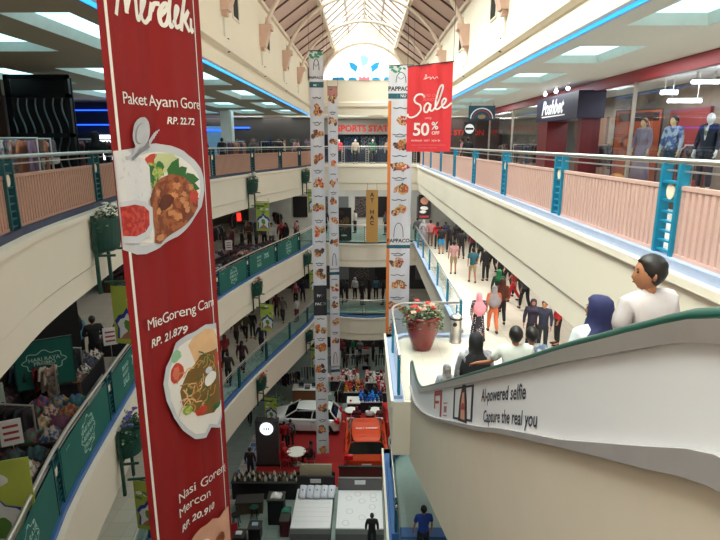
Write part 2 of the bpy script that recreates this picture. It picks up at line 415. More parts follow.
# painted ornament at the foot of the arched window
OB = M('ornament_blue', '#1c9fe0', .5); OR_ = M('ornament_pink', '#f08aa0', .5); OC = M('ornament_pale_blue', '#9fd8f0', .5)
t = thing('window_ornament', 'blue and pink flower ornament at foot of the arched window', 'ornament', (0, FAR-.05, ASP))
m = MB()
for sx in (-1, 1):
    for pl in ([(sx*.45, 0), (sx*1.0, 0), (sx*.95, .1), (sx*.75, .16), (sx*.5, .1)], [(sx*1.2, 0), (sx*2.0, 0), (sx*1.95, .14), (sx*1.3, .16)], [(sx*.5, .45), (sx*.85, .7), (sx*.95, 1.05), (sx*.65, .98), (sx*.4, .8)]):
        MB().prism(pl, 'y', 0, .06).build('blue_leaf', OB, t)
m = MB(); m.prism([(-.35, 0), (.35, 0), (.3, .2), (.1, .12), (0, .25), (-.1, .12), (-.3, .2)], 'y', -.02, .06); m.build('pink_base', OR_, t)
m = MB(); m.tube([(-.5, .03, .2), (-.3, .03, .6), (0, .03, .45), (.3, .03, .6), (.5, .03, .2)], .04, 6); m.prism(blob2d(0, 1.15, .28, .3, 10, .2, 3), 'y', 0, .05); m.build('pale_scroll', OC, t)
# roof: sloped panels, purlins, skylight
for n, s in enumerate((-1, 1)):
    mb = MB(); mb.prism([(s*XR, ZW), (s*1.9, EYE+5.77), (s*1.9, EYE+5.92), (s*(XR+.2), ZW+.1)], 'y', -3, FAR)
    struct('ceiling.%03d' % (3+n), mb, ROOFP)
    mb = MB()
    for y in frange(-2, FAR-.6, 22): mb.tube([(s*XR, y, ZW-.02), (s*1.9, y, EYE+5.75)], .045, 4)
    struct('trim_%d' % (40+n), mb, ROOFB)
    mb = MB().bb(s*XR, s*(XR-.1), -3, FAR, ZW-.1, ZW+.04); mb.bb(s*1.98, s*1.82, -3, FAR, EYE+5.66, EYE+5.9); struct('trim_%d' % (42+n), mb, RIBM)
mb = MB()
for s in (-1, 1): mb.prism([(s*1.9, EYE+5.8), (0, EYE+7.5), (0, EYE+7.52), (s*1.9, EYE+5.82)], 'y', -3, FAR)
sk = mb.build('window_21', SKYGL); sk['kind'] = 'structure'
fr = MB(); fr.bb(-.06, .06, -3, FAR, EYE+7.38, EYE+7.5)
for y in frange(-2.4, FAR-.3, 32):
    for s in (-1, 1): fr.tube([(s*1.9, y, EYE+5.78), (0, y, EYE+7.45)], .06, 4)
for s in (-1, 1):
    fr.tube([(s*.95, -3, EYE+6.62), (s*.95, FAR, EYE+6.62)], .05, 4)
fr.build('window_frame', M('skylight_bars', '#b59f96', .6), sk)
for k, y in enumerate((4.2, 9.3, 14.4, 19.5, 24.7, 29.9)):   # arch ribs on corbels
    t = thing('roof_arch', 'curved cream steel arch rib on pink corbels under the skylight', 'arch', (0, y, EYE+3.8), 0, 'roof arch ribs')
    hs, ri = 3.32, 2.3; R0 = (hs*hs+ri*ri)/(2*ri); zc = ri-R0
    m = MB(); a0 = math.asin(hs/R0); A = frange(-a0, a0, 30)
    m.tube([(R0*math.sin(a), 0, zc+R0*math.cos(a)) for a in A], .07, 8)
    m.build('rib', RIBM, t, smooth=True)
    m = MB()
    for s in (-1, 1): m.tube([(s*1.9, 0, 1.95), (s*.35, 0, 2.85), (0, 0, 2.3)], .03, 6); m.tube([(0, 0, 2.25), (0, 0, 3.6)], .03, 6)
    m.build('strut', RIBM, t)
    for s in (-1, 1):
        m = MB(); x = s*XR
        m.prism([(x, .06), (x-s*.42, .06), (x-s*.42, -.1), (x-s*.34, -.12), (x-s*.18, -.62), (x, -.62)], 'y', -.2, .2)
        m.bb(x, x-s*.14, -.1, .1, -.75, -.6)
        m.build('corbel', CORB, t)
        m = MB(); m.tube([(x-s*.1, 0, -1.25), (x-s*.1, 0, -1.5)], [.03, .06], 8); m.ball(x-s*.1, 0, -1.53, .06, n=8)
        if k in (2, 3, 4): m.build('lamp', BLACK, t)
# ------------------------------------------------------------------ lights of the building
w = bpy.data.worlds.new('world'); bpy.context.scene.world = w; w.use_nodes = True
w.node_tree.nodes['Background'].inputs[0].default_value = (1, .97, .93, 1); w.node_tree.nodes['Background'].inputs[1].default_value = 2.4
sl = bpy.data.lights.new('daylight', 'SUN'); sl.energy = 24.0; sl.angle = math.radians(75); sl.color = (1, .98, .95); so = bpy.data.objects.new('daylight', sl); COL.objects.link(so); so.location = (-8, 15, 40); so.rotation_euler = (0, math.radians(-27), 0)
def area(name, x, y, z, sx, sy, e, col=(1, .95, .88)):
    l = bpy.data.lights.new(name, 'AREA'); l.shape = 'RECTANGLE'; l.size = sx; l.size_y = sy; l.energy = e; l.color = col
    o = bpy.data.objects.new(name, l); COL.objects.link(o); o.location = (x, y, z); return o
for z, e in ((Z4-1.62, 60), (Z3-1.62, 20), (Z2-1.62, 24)):
    for y in (6, 14, 22, 30):
        area('gallery_lamp', -9.3, y, z, 3, 5, e*.3); area('gallery_lamp', 5.6, y, z, 1.5, 5, e*(2.2 if z > 12 else 1.0))
    area('gallery_lamp', 0, 39.5, z, 8, 3, e*1.4)
for x in (-10, -6, -1, 4): area('gallery_lamp', x, 39, ZC-.05, 2, 2, 40)
for y in (5, 12, 19, 26, 33): area('gallery_lamp', 5.7, y, ZC-.03, 1.2, 3, 40, (.9, .96, 1))
for y in (4, 10, 16, 22): area('shop_lamp', 8.3, y, ZC-.3, 1.2, 3, 60, (.95, .97, 1))
for y in (6, 16, 26): area('gallery_lamp', -7.5, y, ZC-.03, 1.2, 3, 12, (.8, .95, 1))
sc = bpy.context.scene
sc.view_settings.view_transform = 'Standard'; sc.view_settings.look = 'None'; sc.view_settings.gamma = 1
sc.view_settings.use_curve_mapping = False; sc.view_settings.exposure = 0.85
sc.cycles.use_denoising = True; sc.cycles.max_bounces = 8; sc.cycles.transparent_max_bounces = 16
sc.cycles.sample_clamp_indirect = 6
# ------------------------------------------------------------------ balustrades
def ladder_post(root, base, fwd, teal, disc, z0=.0, h=1.02, w=.36):
    """two flat uprights with rungs, box top and an oval medallion; base on the plinth, fwd = direction along the rail"""
    fx, fy = fwd; a = math.atan2(fy, fx); bx, by, bz = base
    m = MB()
    for s in (-1, 1): m.box(bx+fx*s*w/2, by+fy*s*w/2, bz+h/2, .05, .12, h, a)
    m.box(bx, by, bz+h*.80, w, .1, .03, a)
    for k in range(5): m.box(bx, by, bz+.04+k*.115, w-.08, .07, .022, a)
    m.box(bx, by, bz+h*.60, w-.06, .07, .025, a)
    o = m.build('post', teal, root, world=True)
    m = MB(); ring = []
    nx, ny = -fy, fx
    for side in (-.03, .03):
        ring.append([(bx+nx*side+fx*.085*math.cos(2*PI*k/18), by+ny*side+fy*.085*math.cos(2*PI*k/18), bz+h*.70+.095*math.sin(2*PI*k/18)) for k in range(18)])
    m.add(ring[0]+ring[1], [tuple(range(17, -1, -1)), tuple(range(18, 36))]+[(k, (k+1) % 18, 18+(k+1) % 18, 18+k) for k in range(18)])
    d = m.build('medallion', disc, o); d.parent = o
    I = Matrix.Translation(root.location).inverted(); d.data.transform(I)
    return o
def railing(label, cat, path, posts, z, teal, disc, kind, plinth, grp=None, pick=None, ph=.11, hr=1.17, glass=None, narrow=False):
    """path: plan polyline of the rail line; posts: arclength positions"""
    P = [Vector(p) for p in path]; S = [0]
    for a, b in zip(P, P[1:]): S.append(S[-1]+(b-a).length)
    def at(s):
        s = max(0, min(S[-1]-1e-4, s))
        for i in range(len(P)-1):
            if s <= S[i+1]: break
        t = (s-S[i])/(S[i+1]-S[i]); p = P[i].lerp(P[i+1], t); d = (P[i+1]-P[i]).normalized(); return p, d
    root = thing('railing', label, cat, (*at(S[-1]/2)[0], z), 0, grp)
    MB().sweep([tuple(p) for p in P], [(-.1, z), (.12, z), (.12, z+ph), (-.1, z+ph)]).build('plinth', plinth, root, world=True)
    MB().tube([(p.x, p.y, z+hr+.03) for p in P], .036, 10).build('handrail', STEEL, root, smooth=True, world=True)
    m = MB().sweep([tuple(p) for p in P], [(-.012, z+hr-.09), (.012, z+hr-.09), (.012, z+hr-.07), (-.012, z+hr-.07)]); m.build('under_rail', STEEL, root, world=True)
    pw = .36 if not narrow else .16
    for s in posts:
        p, d = at(s)
        if narrow:
            m = MB(); a = math.atan2(d.y, d.x)
            for q in (-1, 1): m.box(p.x+d.x*q*pw/2, p.y+d.y*q*pw/2, z+ph+.5, .035, .07, 1.06, a)
            for k in range(7): m.box(p.x, p.y, z+ph+.08+k*.14, pw, .05, .02, a)
            m.build('post', teal, root, world=True)
        else: ladder_post(root, (p.x, p.y, z+ph), (d.x, d.y), teal, disc, h=hr-ph)
    ends = [0]+list(posts)+[S[-1]]
    for i, (a, b) in enumerate(zip(ends, ends[1:])):
        a2 = a+(pw/2+.03 if i > 0 else 0); b2 = b-(pw/2+.03 if i < len(ends)-2 else 0)
        if b2-a2 < .3: continue
        if kind == 'picket':
            m = MB(); n = int((b2-a2)/.115); zt, zb = z+.90, z+ph+.02
            for k in range(n+1):
                p, d = at(a2+(b2-a2)*k/n); m.box(p.x, p.y, (zt+zb)/2, .068, .03, zt-zb, math.atan2(d.y, d.x))
            k = max(2, int((b2-a2)/1)); q = [tuple(at(a2+(b2-a2)*j/k)[0]) for j in range(k+1)]
            m.sweep(q, [(-.025, zt-.02), (.025, zt-.02), (.025, zt+.03), (-.025, zt+.03)]); m.sweep(q, [(-.025, zb-.03), (.025, zb-.03), (.025, zb+.02), (-.025, zb+.02)])
            m.build('picket_panel', pick, root, world=True)
        else:
            k = max(2, int((b2-a2)/1)); q = [tuple(at(a2+(b2-a2)*j/k)[0]) for j in range(k+1)]
            MB().sweep(q, [(-.005, z+ph+.05), (.005, z+ph+.05), (.005, z+hr-.12), (-.005, z+hr-.12)]).build('glass_panel', glass, root, world=True)
    return root, at, S
def offpath(y0, y1, off, n=40):
    o = []
    for y in frange(y0, y1, n):
        t = ltan(y); o.append((XL(y)-t.y*off, y+t.x*off))
    return o
def arcs_at(path, ys):
    S = 0; out = []
    P = [Vector(p) for p in path]
    for y in ys:
        S = 0
        for a, b in zip(P, P[1:]):
            if a.y <= y <= b.y: out.append(S+(b-a).length*(y-a.y)/(b.y-a.y)); break
            S += (b-a).length
    return out
OFF = .12
lp4 = offpath(0.5, FAR-.2, OFF+.05)
railing('long curved balustrade of brown-pink pickets along the left top gallery', 'railing', lp4, arcs_at(lp4, [4.1, 8.2, 12.5, 17.4, 22.3, 26.4, 29.7, 32.5]), Z4, TEALD, IVORY, 'picket', BLUEP_SHADE, pick=PINKD)
rp = [(XR+OFF, .5), (XR+OFF, FAR-.2)]
railing('long straight balustrade of pink pickets along the right top gallery', 'railing', rp, [y-.5 for y in (2.5, 6.4, 10.1, 14.0, 17.9, 21.8, 25.7, 29.6, 33.4)], Z4, TEAL, IVORY, 'picket', BLUEP_LIT, pick=PINKP)
fpz = [(-3.1, FAR+OFF), (XR, FAR+OFF)]
railing('glass balustrade with silver rail across the far top gallery', 'railing', fpz, [.2, 1.75, 3.3, 4.85, 6.4], Z4, STEEL, IVORY, 'glass', CREAM, glass=GLASS, narrow=True)
lp3 = offpath(0.5, FAR-.2, OFF)
P3Y = [5.0, 8.3, 11.6, 14.9, 18.4, 21.9, 25.2, 28.6, 31.9]
r3, at3, S3 = railing('curved balustrade wrapped in dark green sale panels on left third gallery', 'railing', lp3, arcs_at(lp3, P3Y), Z3, TEALD, IVORY, 'glass', BLUEP, glass=GLASST)
lp2 = offpath(0.5, FAR-.2, OFF)
railing('curved teal glass balustrade on the left second gallery', 'railing', lp2, arcs_at(lp2, [4, 7.2, 10.4, 13.7, 17, 20.4, 23.7, 27.0, 30.2, 33.2]), Z2, TEALD, IVORY, 'glass', BLUEP, glass=GLASST, narrow=True)
rp3 = [(XR-.15, 17.75), (XR-.15, FAR-.2)]
railing('teal glass balustrade along the right third gallery beyond the flower pot', 'railing', rp3, [.1, 3.1, 6.1, 9.2, 12.2, 15.2], Z3, TEAL, IVORY, 'glass', BLUEP_LIT, glass=GLASS, narrow=True)
rp2 = [(XR-.1, 18.7), (XR-.1, FAR-.2)]
railing('teal glass balustrade along the right second gallery', 'railing', rp2, [.1, 4, 8, 12, 16], Z2, TEAL, IVORY, 'glass', BLUEP, glass=GLASST, narrow=True)
for z, lab in ((Z3, 'bowed teal glass balustrade on the far third gallery'), (Z2, 'bowed teal glass balustrade on the far second gallery')):
    b = .7 if z == Z3 else 1.0
    railing(lab, 'railing', [(-3.1+6.6*t, FAR-b*math.sin(PI*t)+OFF) for t in frange(0, 1, 16)], [1.2, 3.3, 5.4], z, TEALD, IVORY, 'glass', BLUEP if z == Z2 else TEALD, glass=GLASST, narrow=True)
# ------------------------------------------------------------------ landings jutting into the atrium
def landing(z, x0, x1, y0, y1, name, n):
    mb = MB(); mb.bb(x0, x1, y0, y1, z-1.5, z, 0); mb.bb(x0+.32, x1+.25, y0+.1, y1-.35, z, z+.012, 1); mb.bb(x0+.02, x0+.3, y0+.02, y1-.02, z, z+.008, 2); mb.bb(x0, x1, y1-.33, y1-.02, z, z+.008, 2); mb.bb(x0-.05, x0+.02, y0, y1, z-.14, z+.03, 0)
    struct(name, mb, [CREAM, MARBLE if z == Z3 else M('shaded_tile', '#9fb4ae', .4), BLUEP_LIT if z == Z3 else BLUEP])  # lower landing tile has its shade put into the colour
landing(Z3, .74, XR+.2, 12.6, 17.6, 'floor.011', 1)
landing(Z2, .74, XR+.2, 11.0, 18.6, 'floor.012', 2)
rl = [(.9, 12.75), (.9, 16.6), (1.0, 17.0), (1.35, 17.35), (3.2, 17.4)]
railing('glass balustrade around the tiled landing with the flower pot', 'railing', rl, [.12, 3.0, 6.7], Z3, TEAL, IVORY, 'glass', BLUEP_LIT, glass=GLASS, narrow=True, ph=.1)
rl = [(.95, 13.6), (.95, 17.4), (1.1, 18.0), (1.5, 18.35), (3.3, 18.4)]
railing('blue plinth balustrade around the lower landing', 'railing', rl, [.15, 3.4], Z2, TEALD, IVORY, 'glass', BLUEP, glass=GLASST, narrow=True, ph=.3)
mb = MB().bb(1.1, 3.6, 13.7, 14.1, Z2, Z2+.12); struct('trim_60', mb, BLUEP)
# ------------------------------------------------------------------ red ceramic flower pot and bin on the landing
POT = M('red_glaze', '#74120f', .25, vary=.15, coat=.4); LEAF = M('leaf_green', '#47653c', .6, vary=.35, scale=20); LEAF2 = M('leaf_pale', '#8fa383', .6, vary=.3, scale=20)
RFL = M('red_petals', '#d9433f', .6, vary=.2); PFL = M('pink_petals', '#f0b9a8', .6, vary=.15); SOIL = M('soil', '#2b1d14', .9)
def foliage(root, n, r, zc, sq, seed, mats, leaf=.055, name='foliage', drop=0.):
    rd = random.Random(seed); m = MB()
    for k in range(n):
        a = rd.uniform(0, 2*PI); b = rd.random()**.5; zz = rd.uniform(-.3, 1)
        p = Vector((r*b*math.cos(a), r*b*math.sin(a), zc+sq*r*zz*math.sqrt(max(0, 1-b*b*.8))-(drop*b*rd.random())))
        d = Vector((math.cos(a), math.sin(a), rd.uniform(-.5, 1))).normalized(); s = Vector((-d.y, d.x, rd.uniform(-.4, .4))).normalized(); L = leaf*rd.uniform(.7, 1.4); nn = d.cross(s)*L*.12
        m.add([p, p+d*L*.5+s*L*.35+nn, p+d*L, p+d*L*.5-s*L*.35+nn, p+d*L*.5-nn*.5], [(0, 1, 2), (0, 2, 3), (0, 3, 4), (0, 4, 1), (1, 4, 2), (3, 2, 4)], k % len(mats))
    return m.build(name, mats, root)
def blossom(root, x, y, z, r, mat, seed):
    m = MB(); rd = random.Random(seed)
    for k in range(7):
        a = 2*PI*k/7+rd.random(); m.ball(x+r*.55*math.cos(a), y+r*.55*math.sin(a), z+rd.uniform(-.2, .3)*r, r*.5, r*.5, r*.3, n=6)
    m.ball(x, y, z+r*.2, r*.4, n=6); m.build('blossom', mat, root)
t = thing('flower_pot', 'large glossy red urn of flowers standing on the tiled landing', 'flower pot', (1.86, 16.25, Z3+.012)); t.scale = (1.1, 1.1, 1.1)
MB().lathe([(.24, 0), (.27, .02), (.33, .2), (.43, .5), (.485, .8), (.5, .95), (.53, .97), (.53, 1.03), (.49, 1.05), (.46, 1.0), (.44, .93)], n=32).build('urn', POT, t, smooth=True)
MB().lathe([(.45, .9), (.45, .93), (.1, .96)], n=20).build('soil', SOIL, t)
foliage(t, 420, .56, 1.08, .5, 3, [LEAF, LEAF2, LEAF], .10, drop=.45)
rd = random.Random(5)
for k in range(11):
    a = rd.uniform(0, 2*PI); q = rd.uniform(.05, .42); blossom(t, q*math.cos(a)-.08, q*math.sin(a)-.1, 1.27+rd.uniform(-.06, .14), .085, (RFL, PFL)[k % 2], k)
t = thing('litter_bin', 'round steel litter bin at the corner of the landing rail', 'litter bin', (3.02, 16.85, Z3+.012))
MB().lathe([(.2, 0), (.2, .05), (.19, .06), (.19, .82), (.2, .83), (.2, .88), (.12, .95), (.0, .96)], n=24).build('body', STEEL, t, smooth=True)
m = MB(); m.ball(-.06, -.18, .66, .075, .03, .075, n=12); m.build('opening', BLACK, t)
MB().lathe([(.205, .80), (.21, .81), (.21, .84), (.205, .85)], n=24).build('rim', BLACK, t)
# ------------------------------------------------------------------ hanging planters with posters under them
YG = M('poster_lime', '#a9b64e', .6, vary=.12, scale=3); PB = M('poster_blue', '#2a3f9a', .6); PW = M('poster_white', '#dfe2e4', .6); PGn = M('poster_green', '#5d8a3c', .6); PPk = M('poster_brown', '#a8765a', .6)
WFL = M('white_petals', '#e8e4dc', .6); VFL = M('violet_petals', '#5a55a0', .6, vary=.3)
def planter(y, z, label, plabel, fl, poster=True, seed=0):
    d = ltan(y); a = math.atan2(d.y, d.x)-PI/2; o = Vector((d.y, -d.x))  # towards the atrium
    base = Vector((XL(y), y))+o*.12
    t = thing('hanging_planter', label, 'planter', (base.x, base.y, z-(1.35 if y > 20 else 1.45)), a)
    if y < 20: t.scale = (1.3, 1.15, 1.15)
    # local x towards the atrium, y along rail
    m = MB()
    prof = [(.30, .55), (.34, .75), (.36, 1.05), (.36, 1.12), (.33, 1.12)]
    v = []; f = []; n = 14
    for r, zz in [(.22, .5)]+prof:
        for k in range(n+1): v.append((r*.95*math.sin(PI*k/n), r*1.05*math.cos(PI*k/n), zz))
    for i in range(len(prof)):
        for k in range(n): f.append((i*(n+1)+k, i*(n+1)+k+1, (i+1)*(n+1)+k+1, (i+1)*(n+1)+k))
    f.append(tuple(range(n+1))); f += [((i+1)*(n+1), i*(n+1), i*(n+1)+n, (i+1)*(n+1)+n) for i in range(len(prof))]
    f.append(tuple(len(prof)*(n+1)+k for k in range(n, -1, -1)))
    m.add(v, f); m.build('basket', TEALG, t)
    m = MB()
    for s in (-1, 1): m.bb(-.02, .03, s*.36-.03, s*.36+.03, -.25 if poster else .3, 1.2)
    for zz in (.45, 1.0): m.bb(-.02, .02, -.36, .36, zz, zz+.04)
    m.bb(-.02, .62, -.02, .02, -.14, -.10)
    for s in (-1, 1): m.bb(-.02, .3, s*.36-.02, s*.36+.02, .45, .49)
    m.build('bracket', TEALG, t)
    fo = foliage(t, 150, .36, 1.2, .6, seed+11, [LEAF, TEALG, LEAF2], .09, drop=.35)
    for v in fo.data.vertices: v.co.x = abs(v.co.x)*.8+.02
    rd = random.Random(seed)
    for k in range(7): blossom(t, rd.uniform(.05, .28), rd.uniform(-.28, .28), 1.32+rd.uniform(-.08, .12), .055, fl, k)
    if poster:
        q = thing('hanging_poster', plabel, 'poster', (base.x+o.x*.36+(.15 if y > 20 else 0), base.y+o.y*.36, z-3.06+(.4 if y > 20 else 0)), math.radians(-12))
        w, h = .66, 1.36
        # sheet local: u along local -x.. seen from the atrium (-y side local)
        fm = lambda u, v, hh: (u-w/2, -hh, v)
        cloth_body(fm, [0, w], [0, h], .02).build('panel', YG, q)
        s = Sheet(fm, [])
        rr = random.Random(seed+3)
        for k in range(5): s.blob(rr.uniform(.12, .6), rr.uniform(.85, 1.3), .09, .05, PW if k % 2 else PGn, seed=k, j=.2)
        dome = lambda k, x0: [(x0+k*x, .12+k*yy) for x, yy in ((-.30, 0), (-.27, .28), (-.33, .42), (-.22, .56), (-.1, .6), (0, .75), (.1, .6), (.22, .56), (.33, .42), (.27, .28), (.30, 0))]
        s.poly(dome(1, .36), PB); s.poly([(x, y+.01) for x, y in dome(.82, .36)], PW)
        s.blob(.36, .45, .1, .13, PGn, seed=4, j=.15); s.rect(.33, .39, .2, .4, PGn)
        s.poly([(.14, .12), (.58, .12), (.5, .22), (.36, .32), (.22, .22)], PPk)
        s.done('print', q, world=False)
        m = MB(); m.tube([(-.36, .015, 1.39), (.36, .015, 1.39)], .015, 6)
        for sx in (-.3, .3): m.tube([(sx, .015, 1.37), (sx, .015, 1.55)], .008, 5)
        m.build('hanging_rod', TEALG, q)
LV = {Z4: 'top gallery front', Z3: 'third gallery front', Z2: 'second gallery front'}
for z, y, fl, w1 in ((Z4, 11.5, WFL, 'white flowered green basket planter, nearest the camera, on left '), (Z4, 25.5, WFL, 'green basket planter right of the big red banner on left '), (Z4, 32.5, WFL, 'green basket planter beside the narrow menu banner on left '),
                    (Z3, 11.6, VFL, 'violet flowered basket planter left of the big red banner on '), (Z3, 25.5, RFL, 'red flowered green basket planter under sale panels on left '), (Z3, 32.5, WFL, 'small green basket planter by the menu banner on left '),
                    (Z2, 25.5, RFL, 'red flowered basket planter above the ground floor on left '), (Z2, 32.5, WFL, 'dark basket planter by the menu banner above the reception desk on ')):
    planter(y, z, w1+LV[z], 'lime poster with blue arch below the '+{11.5: 'planter nearest the camera', 25.5: 'planter right of the red banner', 32.5: 'planter beside the menu banner', 11.6: 'violet flowered planter'}[y]+{Z4: ', top gallery', Z3: ', third gallery', Z2: ', second gallery'}[z], fl, True, int(y*3+z))
# ------------------------------------------------------------------ big red food banner
RED = M('banner_red', '#8c060b', .75, vary=.06, scale=1.5); RED2 = M('sale_red', '#e2343c', .6, vary=.05, scale=2); PWH = M('print_white', '#ece9e6', .5, vary=.03); PLATE = M('print_plate', '#c9cdd6', .5, vary=.06)
CHK = M('print_chicken', '#a45f3a', .6, vary=.4, scale=14, color2='#7c3d22'); CHK2 = M('print_chicken_light', '#c98a5a', .6, vary=.3, scale=20); SAMB = M('print_sambal', '#a8261f', .6, scale=25, color2='#c9463a'); TOM = M('print_tomato', '#c4402c', .5, vary=.2)
LG = M('print_leaf', '#2f6b33', .6, vary=.3); SAL = M('print_salad', '#7fa03c', .6, scale=30, color2='#b9c46a'); RICE = M('print_rice', '#d9dadf', .6, vary=.05, scale=60); NOO = M('print_noodle', '#b98d4e', .6, vary=.3, scale=20); NOO2 = M('print_noodle_dark', '#7a5c2c', .6); CRK = M('print_cracker', '#e3b98c', .6, vary=.2); SPOON = M('print_spoon', '#b9bcc4', .4, vary=.3, scale=8); SPOON2 = M('print_spoon_shade', '#80838c', .4); SHR = M('print_prawn', '#d9a48c', .6, vary=.2)
BL = (-2.035, 4.44); BR = (-1.52, 5.46); BW = math.hypot(.515, 1.02)
fold = lambda u, v: .022*math.sin(u*9.5+.3)+.010*math.sin(u*21)
CUTS = frange(0, BW, 36)
bm_ = planar((BL[0], BL[1], EYE), (.515, 1.02), fold)
t = thing('food_banner', 'huge red food banner hanging in front of the left galleries', 'banner', ((BL[0]+BR[0])/2, (BL[1]+BR[1])/2, EYE-6))
cloth_body(bm_, CUTS, [-6, -4, -2, 0, 2, 3.2]).build('cloth', RED, t, world=True)
s = Sheet(bm_, CUTS); s.step = .00035
s.put([(.035, 3.1), (.05, 3.1), (.17, -2.4), (.155, -2.4)], [(0, 3, 2, 1)], PWH)
s.rect(.11, .135, -6, -.95, PWH); s.rect(.05, .075, -.05, 3.1, PWH); s.rect(1.035, 1.05, -6, 3.1, PWH)
s.mb = MB(); s.mats = []   # stripes redrawn below as two straight bands
s.rect(.045, .068, -6, 3.1, PWH); s.rect(1.04, 1.056, -6, 3.1, PWH)
# brush lettering Merdeka, its last letters at the right edge
def script(s, strokes, u, v, sc, w, mat, sl=.0):
    for st in strokes: s.stroke([(u+(x+sl*y)*sc, v+y*sc) for x, y in st], w, mat)
mer = [[(0, 0), (.1, .55), (.2, .95), (.26, .5), (.32, .1)], [(.3, .12), (.42, .6), (.5, .95), (.55, .5), (.62, .05), (.7, .1)],
       [(.7, .1), (.82, .35), (.86, .5), (.78, .52), (.74, .3), (.78, .08), (.9, .03), (1., .15)], [(1., .1), (1.05, .48), (1.04, .3), (1.1, .46), (1.22, .48)],
       [(1.22, .2), (1.42, .46), (1.32, .5), (1.22, .3), (1.28, .05), (1.42, .15), (1.52, .98), (1.46, .5), (1.5, .05), (1.6, .1)], [(1.6, .12), (1.72, .35), (1.76, .5), (1.68, .5), (1.65, .25), (1.7, .06), (1.85, .12)],
       [(1.85, .1), (1.93, .6), (1.98, .98), (1.92, .5), (1.88, .0)], [(1.92, .25), (2.1, .5), (2.0, .3), (1.98, .25), (2.15, .02)], [(2.2, .35), (2.22, .05), (2.32, .12)]]
script(s, mer, .15, .98, .37, .036, PWH, .12)
s.text('Paket Ayam Gore', .125, .315, .135, PWH, off=0., space=.93, clip=(0, 1.03))
s.text('RP. 22.72', .60, .17, .085, PWH, off=.02, shear=.2, clip=(0, 1.03))
# plate of fried chicken
plate = [(.0, -.06), (.0, -.87), (.12, -.93), (.24, -.95), (.42, -.92), (.62, -.85), (.80, -.74), (.95, -.6), (1.02, -.45), (1.02, -.33), (.98, -.24), (.89, -.15), (.76, -.07), (.62, -.02), (.48, .0), (.34, -.01), (.2, -.04)]
s.poly(plate, PLATE); s.poly([(.5+(x-.5)*.86, -.45+(y+.45)*.84) for x, y in plate], PWH)
s.blob(.44, -.14, .12, .05, TOM, seed=2); s.blob(.34, -.17, .06, .04, TOM, seed=5); s.blob(.56, -.17, .13, .09, M('print_cabbage', '#c6cf9c', .6, vary=.1), seed=8)
for k in range(16): s.blob(.35+.15*random.random(), -.2-.17*random.random(), .05, .045, SAL if k % 2 else LG, seed=k, j=.35)
for a, b, r in (((.58, -.31), (.68, -.13), .05), ((.62, -.31), (.78, -.22), .06), ((.70, -.32), (.93, -.34), .06), ((.72, -.37), (.93, -.43), .05)):
    d = Vector(b)-Vector(a); n_ = Vector((-d.y, d.x)).normalized()*r; A, B = Vector(a), Vector(b); s.poly([tuple(A), tuple(A+d*.3+n_), tuple(A+d*.7+n_*.8), tuple(B), tuple(A+d*.6-n_*.9), tuple(A+d*.25-n_)], LG)
s.poly([(.33, -.47), (.38, -.38), (.48, -.31), (.6, -.27), (.72, -.30), (.83, -.38), (.9, -.48), (.89, -.6), (.82, -.68), (.7, -.75), (.56, -.82), (.42, -.89), (.34, -.86), (.36, -.75), (.33, -.62)], CHK)
for k in range(14): s.blob(.42+.4*random.random(), -.36-.35*random.random(), .035, .03, CHK2, seed=k+20, j=.4)
s.blob(.52, -.52, .09, .06, M('print_chicken_shade', '#5f2c18', .6), seed=3, rot=.6); s.blob(.84, -.5, .06, .06, TOM, seed=14, j=.3); s.blob(.42, -.83, .06, .03, CHK2, seed=31)
s.poly([(.0, -.06), (.1, -.05), (.2, -.1), (.3, -.13), (.35, -.2), (.34, -.45), (.3, -.5), (.0, -.52)], RICE)
for k in range(10): s.blob(.03+.25*random.random(), -.12-.33*random.random(), .02, .008, PLATE, seed=k, rot=random.random()*3)
s.poly([(.0, -.47), (.14, -.46), (.27, -.49), (.34, -.55), (.33, -.72), (.27, -.80), (.12, -.83), (.0, -.81)], PLATE)
s.poly([(.0, -.51), (.13, -.5), (.25, -.53), (.30, -.58), (.29, -.70), (.24, -.75), (.12, -.77), (.0, -.75)], SAMB)
s.blob(.29, .09, .09, .135, SPOON, j=.03, rot=-.5, n=22); s.blob(.28, .08, .055, .095, SPOON2, j=.02, rot=-.5, n=20); s.blob(.295, .085, .05, .09, SPOON, j=.02, rot=-.5, n=20)
s.stroke([(.24, -.02), (.16, -.1), (.08, -.12)], [.045, .03, .03], SPOON); s.stroke([(.36, -.01), (.26, -.07), (.15, -.13)], [.05, .025, .03], SPOON2)
for k in range(4): s.stroke([(.36, -.02+.012*k), (.41+.012*k, .03+.018*k), (.45+.022*k, .055+.02*k)], .011, SPOON)
# noodles
for i, ch in enumerate('MieGoreng Cama'):
    pass
s.text('MieGoreng Cama', .14, -1.625, .142, PWH, off=0., space=.92, clip=(0, 1.03)); s.text('RP. 21.879', .17, -1.80, .105, PWH, off=.022, shear=.2)
pl2 = [(.44, -1.95), (.5, -1.87), (.62, -1.82), (.87, -1.79), (1.05, -1.83), (1.05, -2.9), (.98, -3.0), (.85, -2.93), (.76, -3.0), (.62, -2.95), (.5, -2.8), (.38, -2.6), (.3, -2.38), (.28, -2.2), (.33, -2.05)]
s.poly(pl2, PLATE); s.poly([(.68+(x-.68)*.86, -2.4+(y+2.4)*.9) if x < 1.04 else (x, -2.4+(y+2.4)*.9) for x, y in pl2], PWH)
s.poly([(.62, -1.93), (.68, -1.86), (.86, -1.83), (.98, -1.87), (1.05, -1.98), (1.03, -2.15), (.9, -2.2), (.7, -2.2)], CRK); s.blob(.48, -2.0, .07, .06, M('print_cucumber', '#8fbf9a', .6), seed=3)
s.blob(.47, -2.17, .095, .10, TOM, seed=3, j=.04); s.blob(.47, -2.17, .06, .065, M('print_tomato_pale', '#d8705a', .5), seed=9, j=.15)
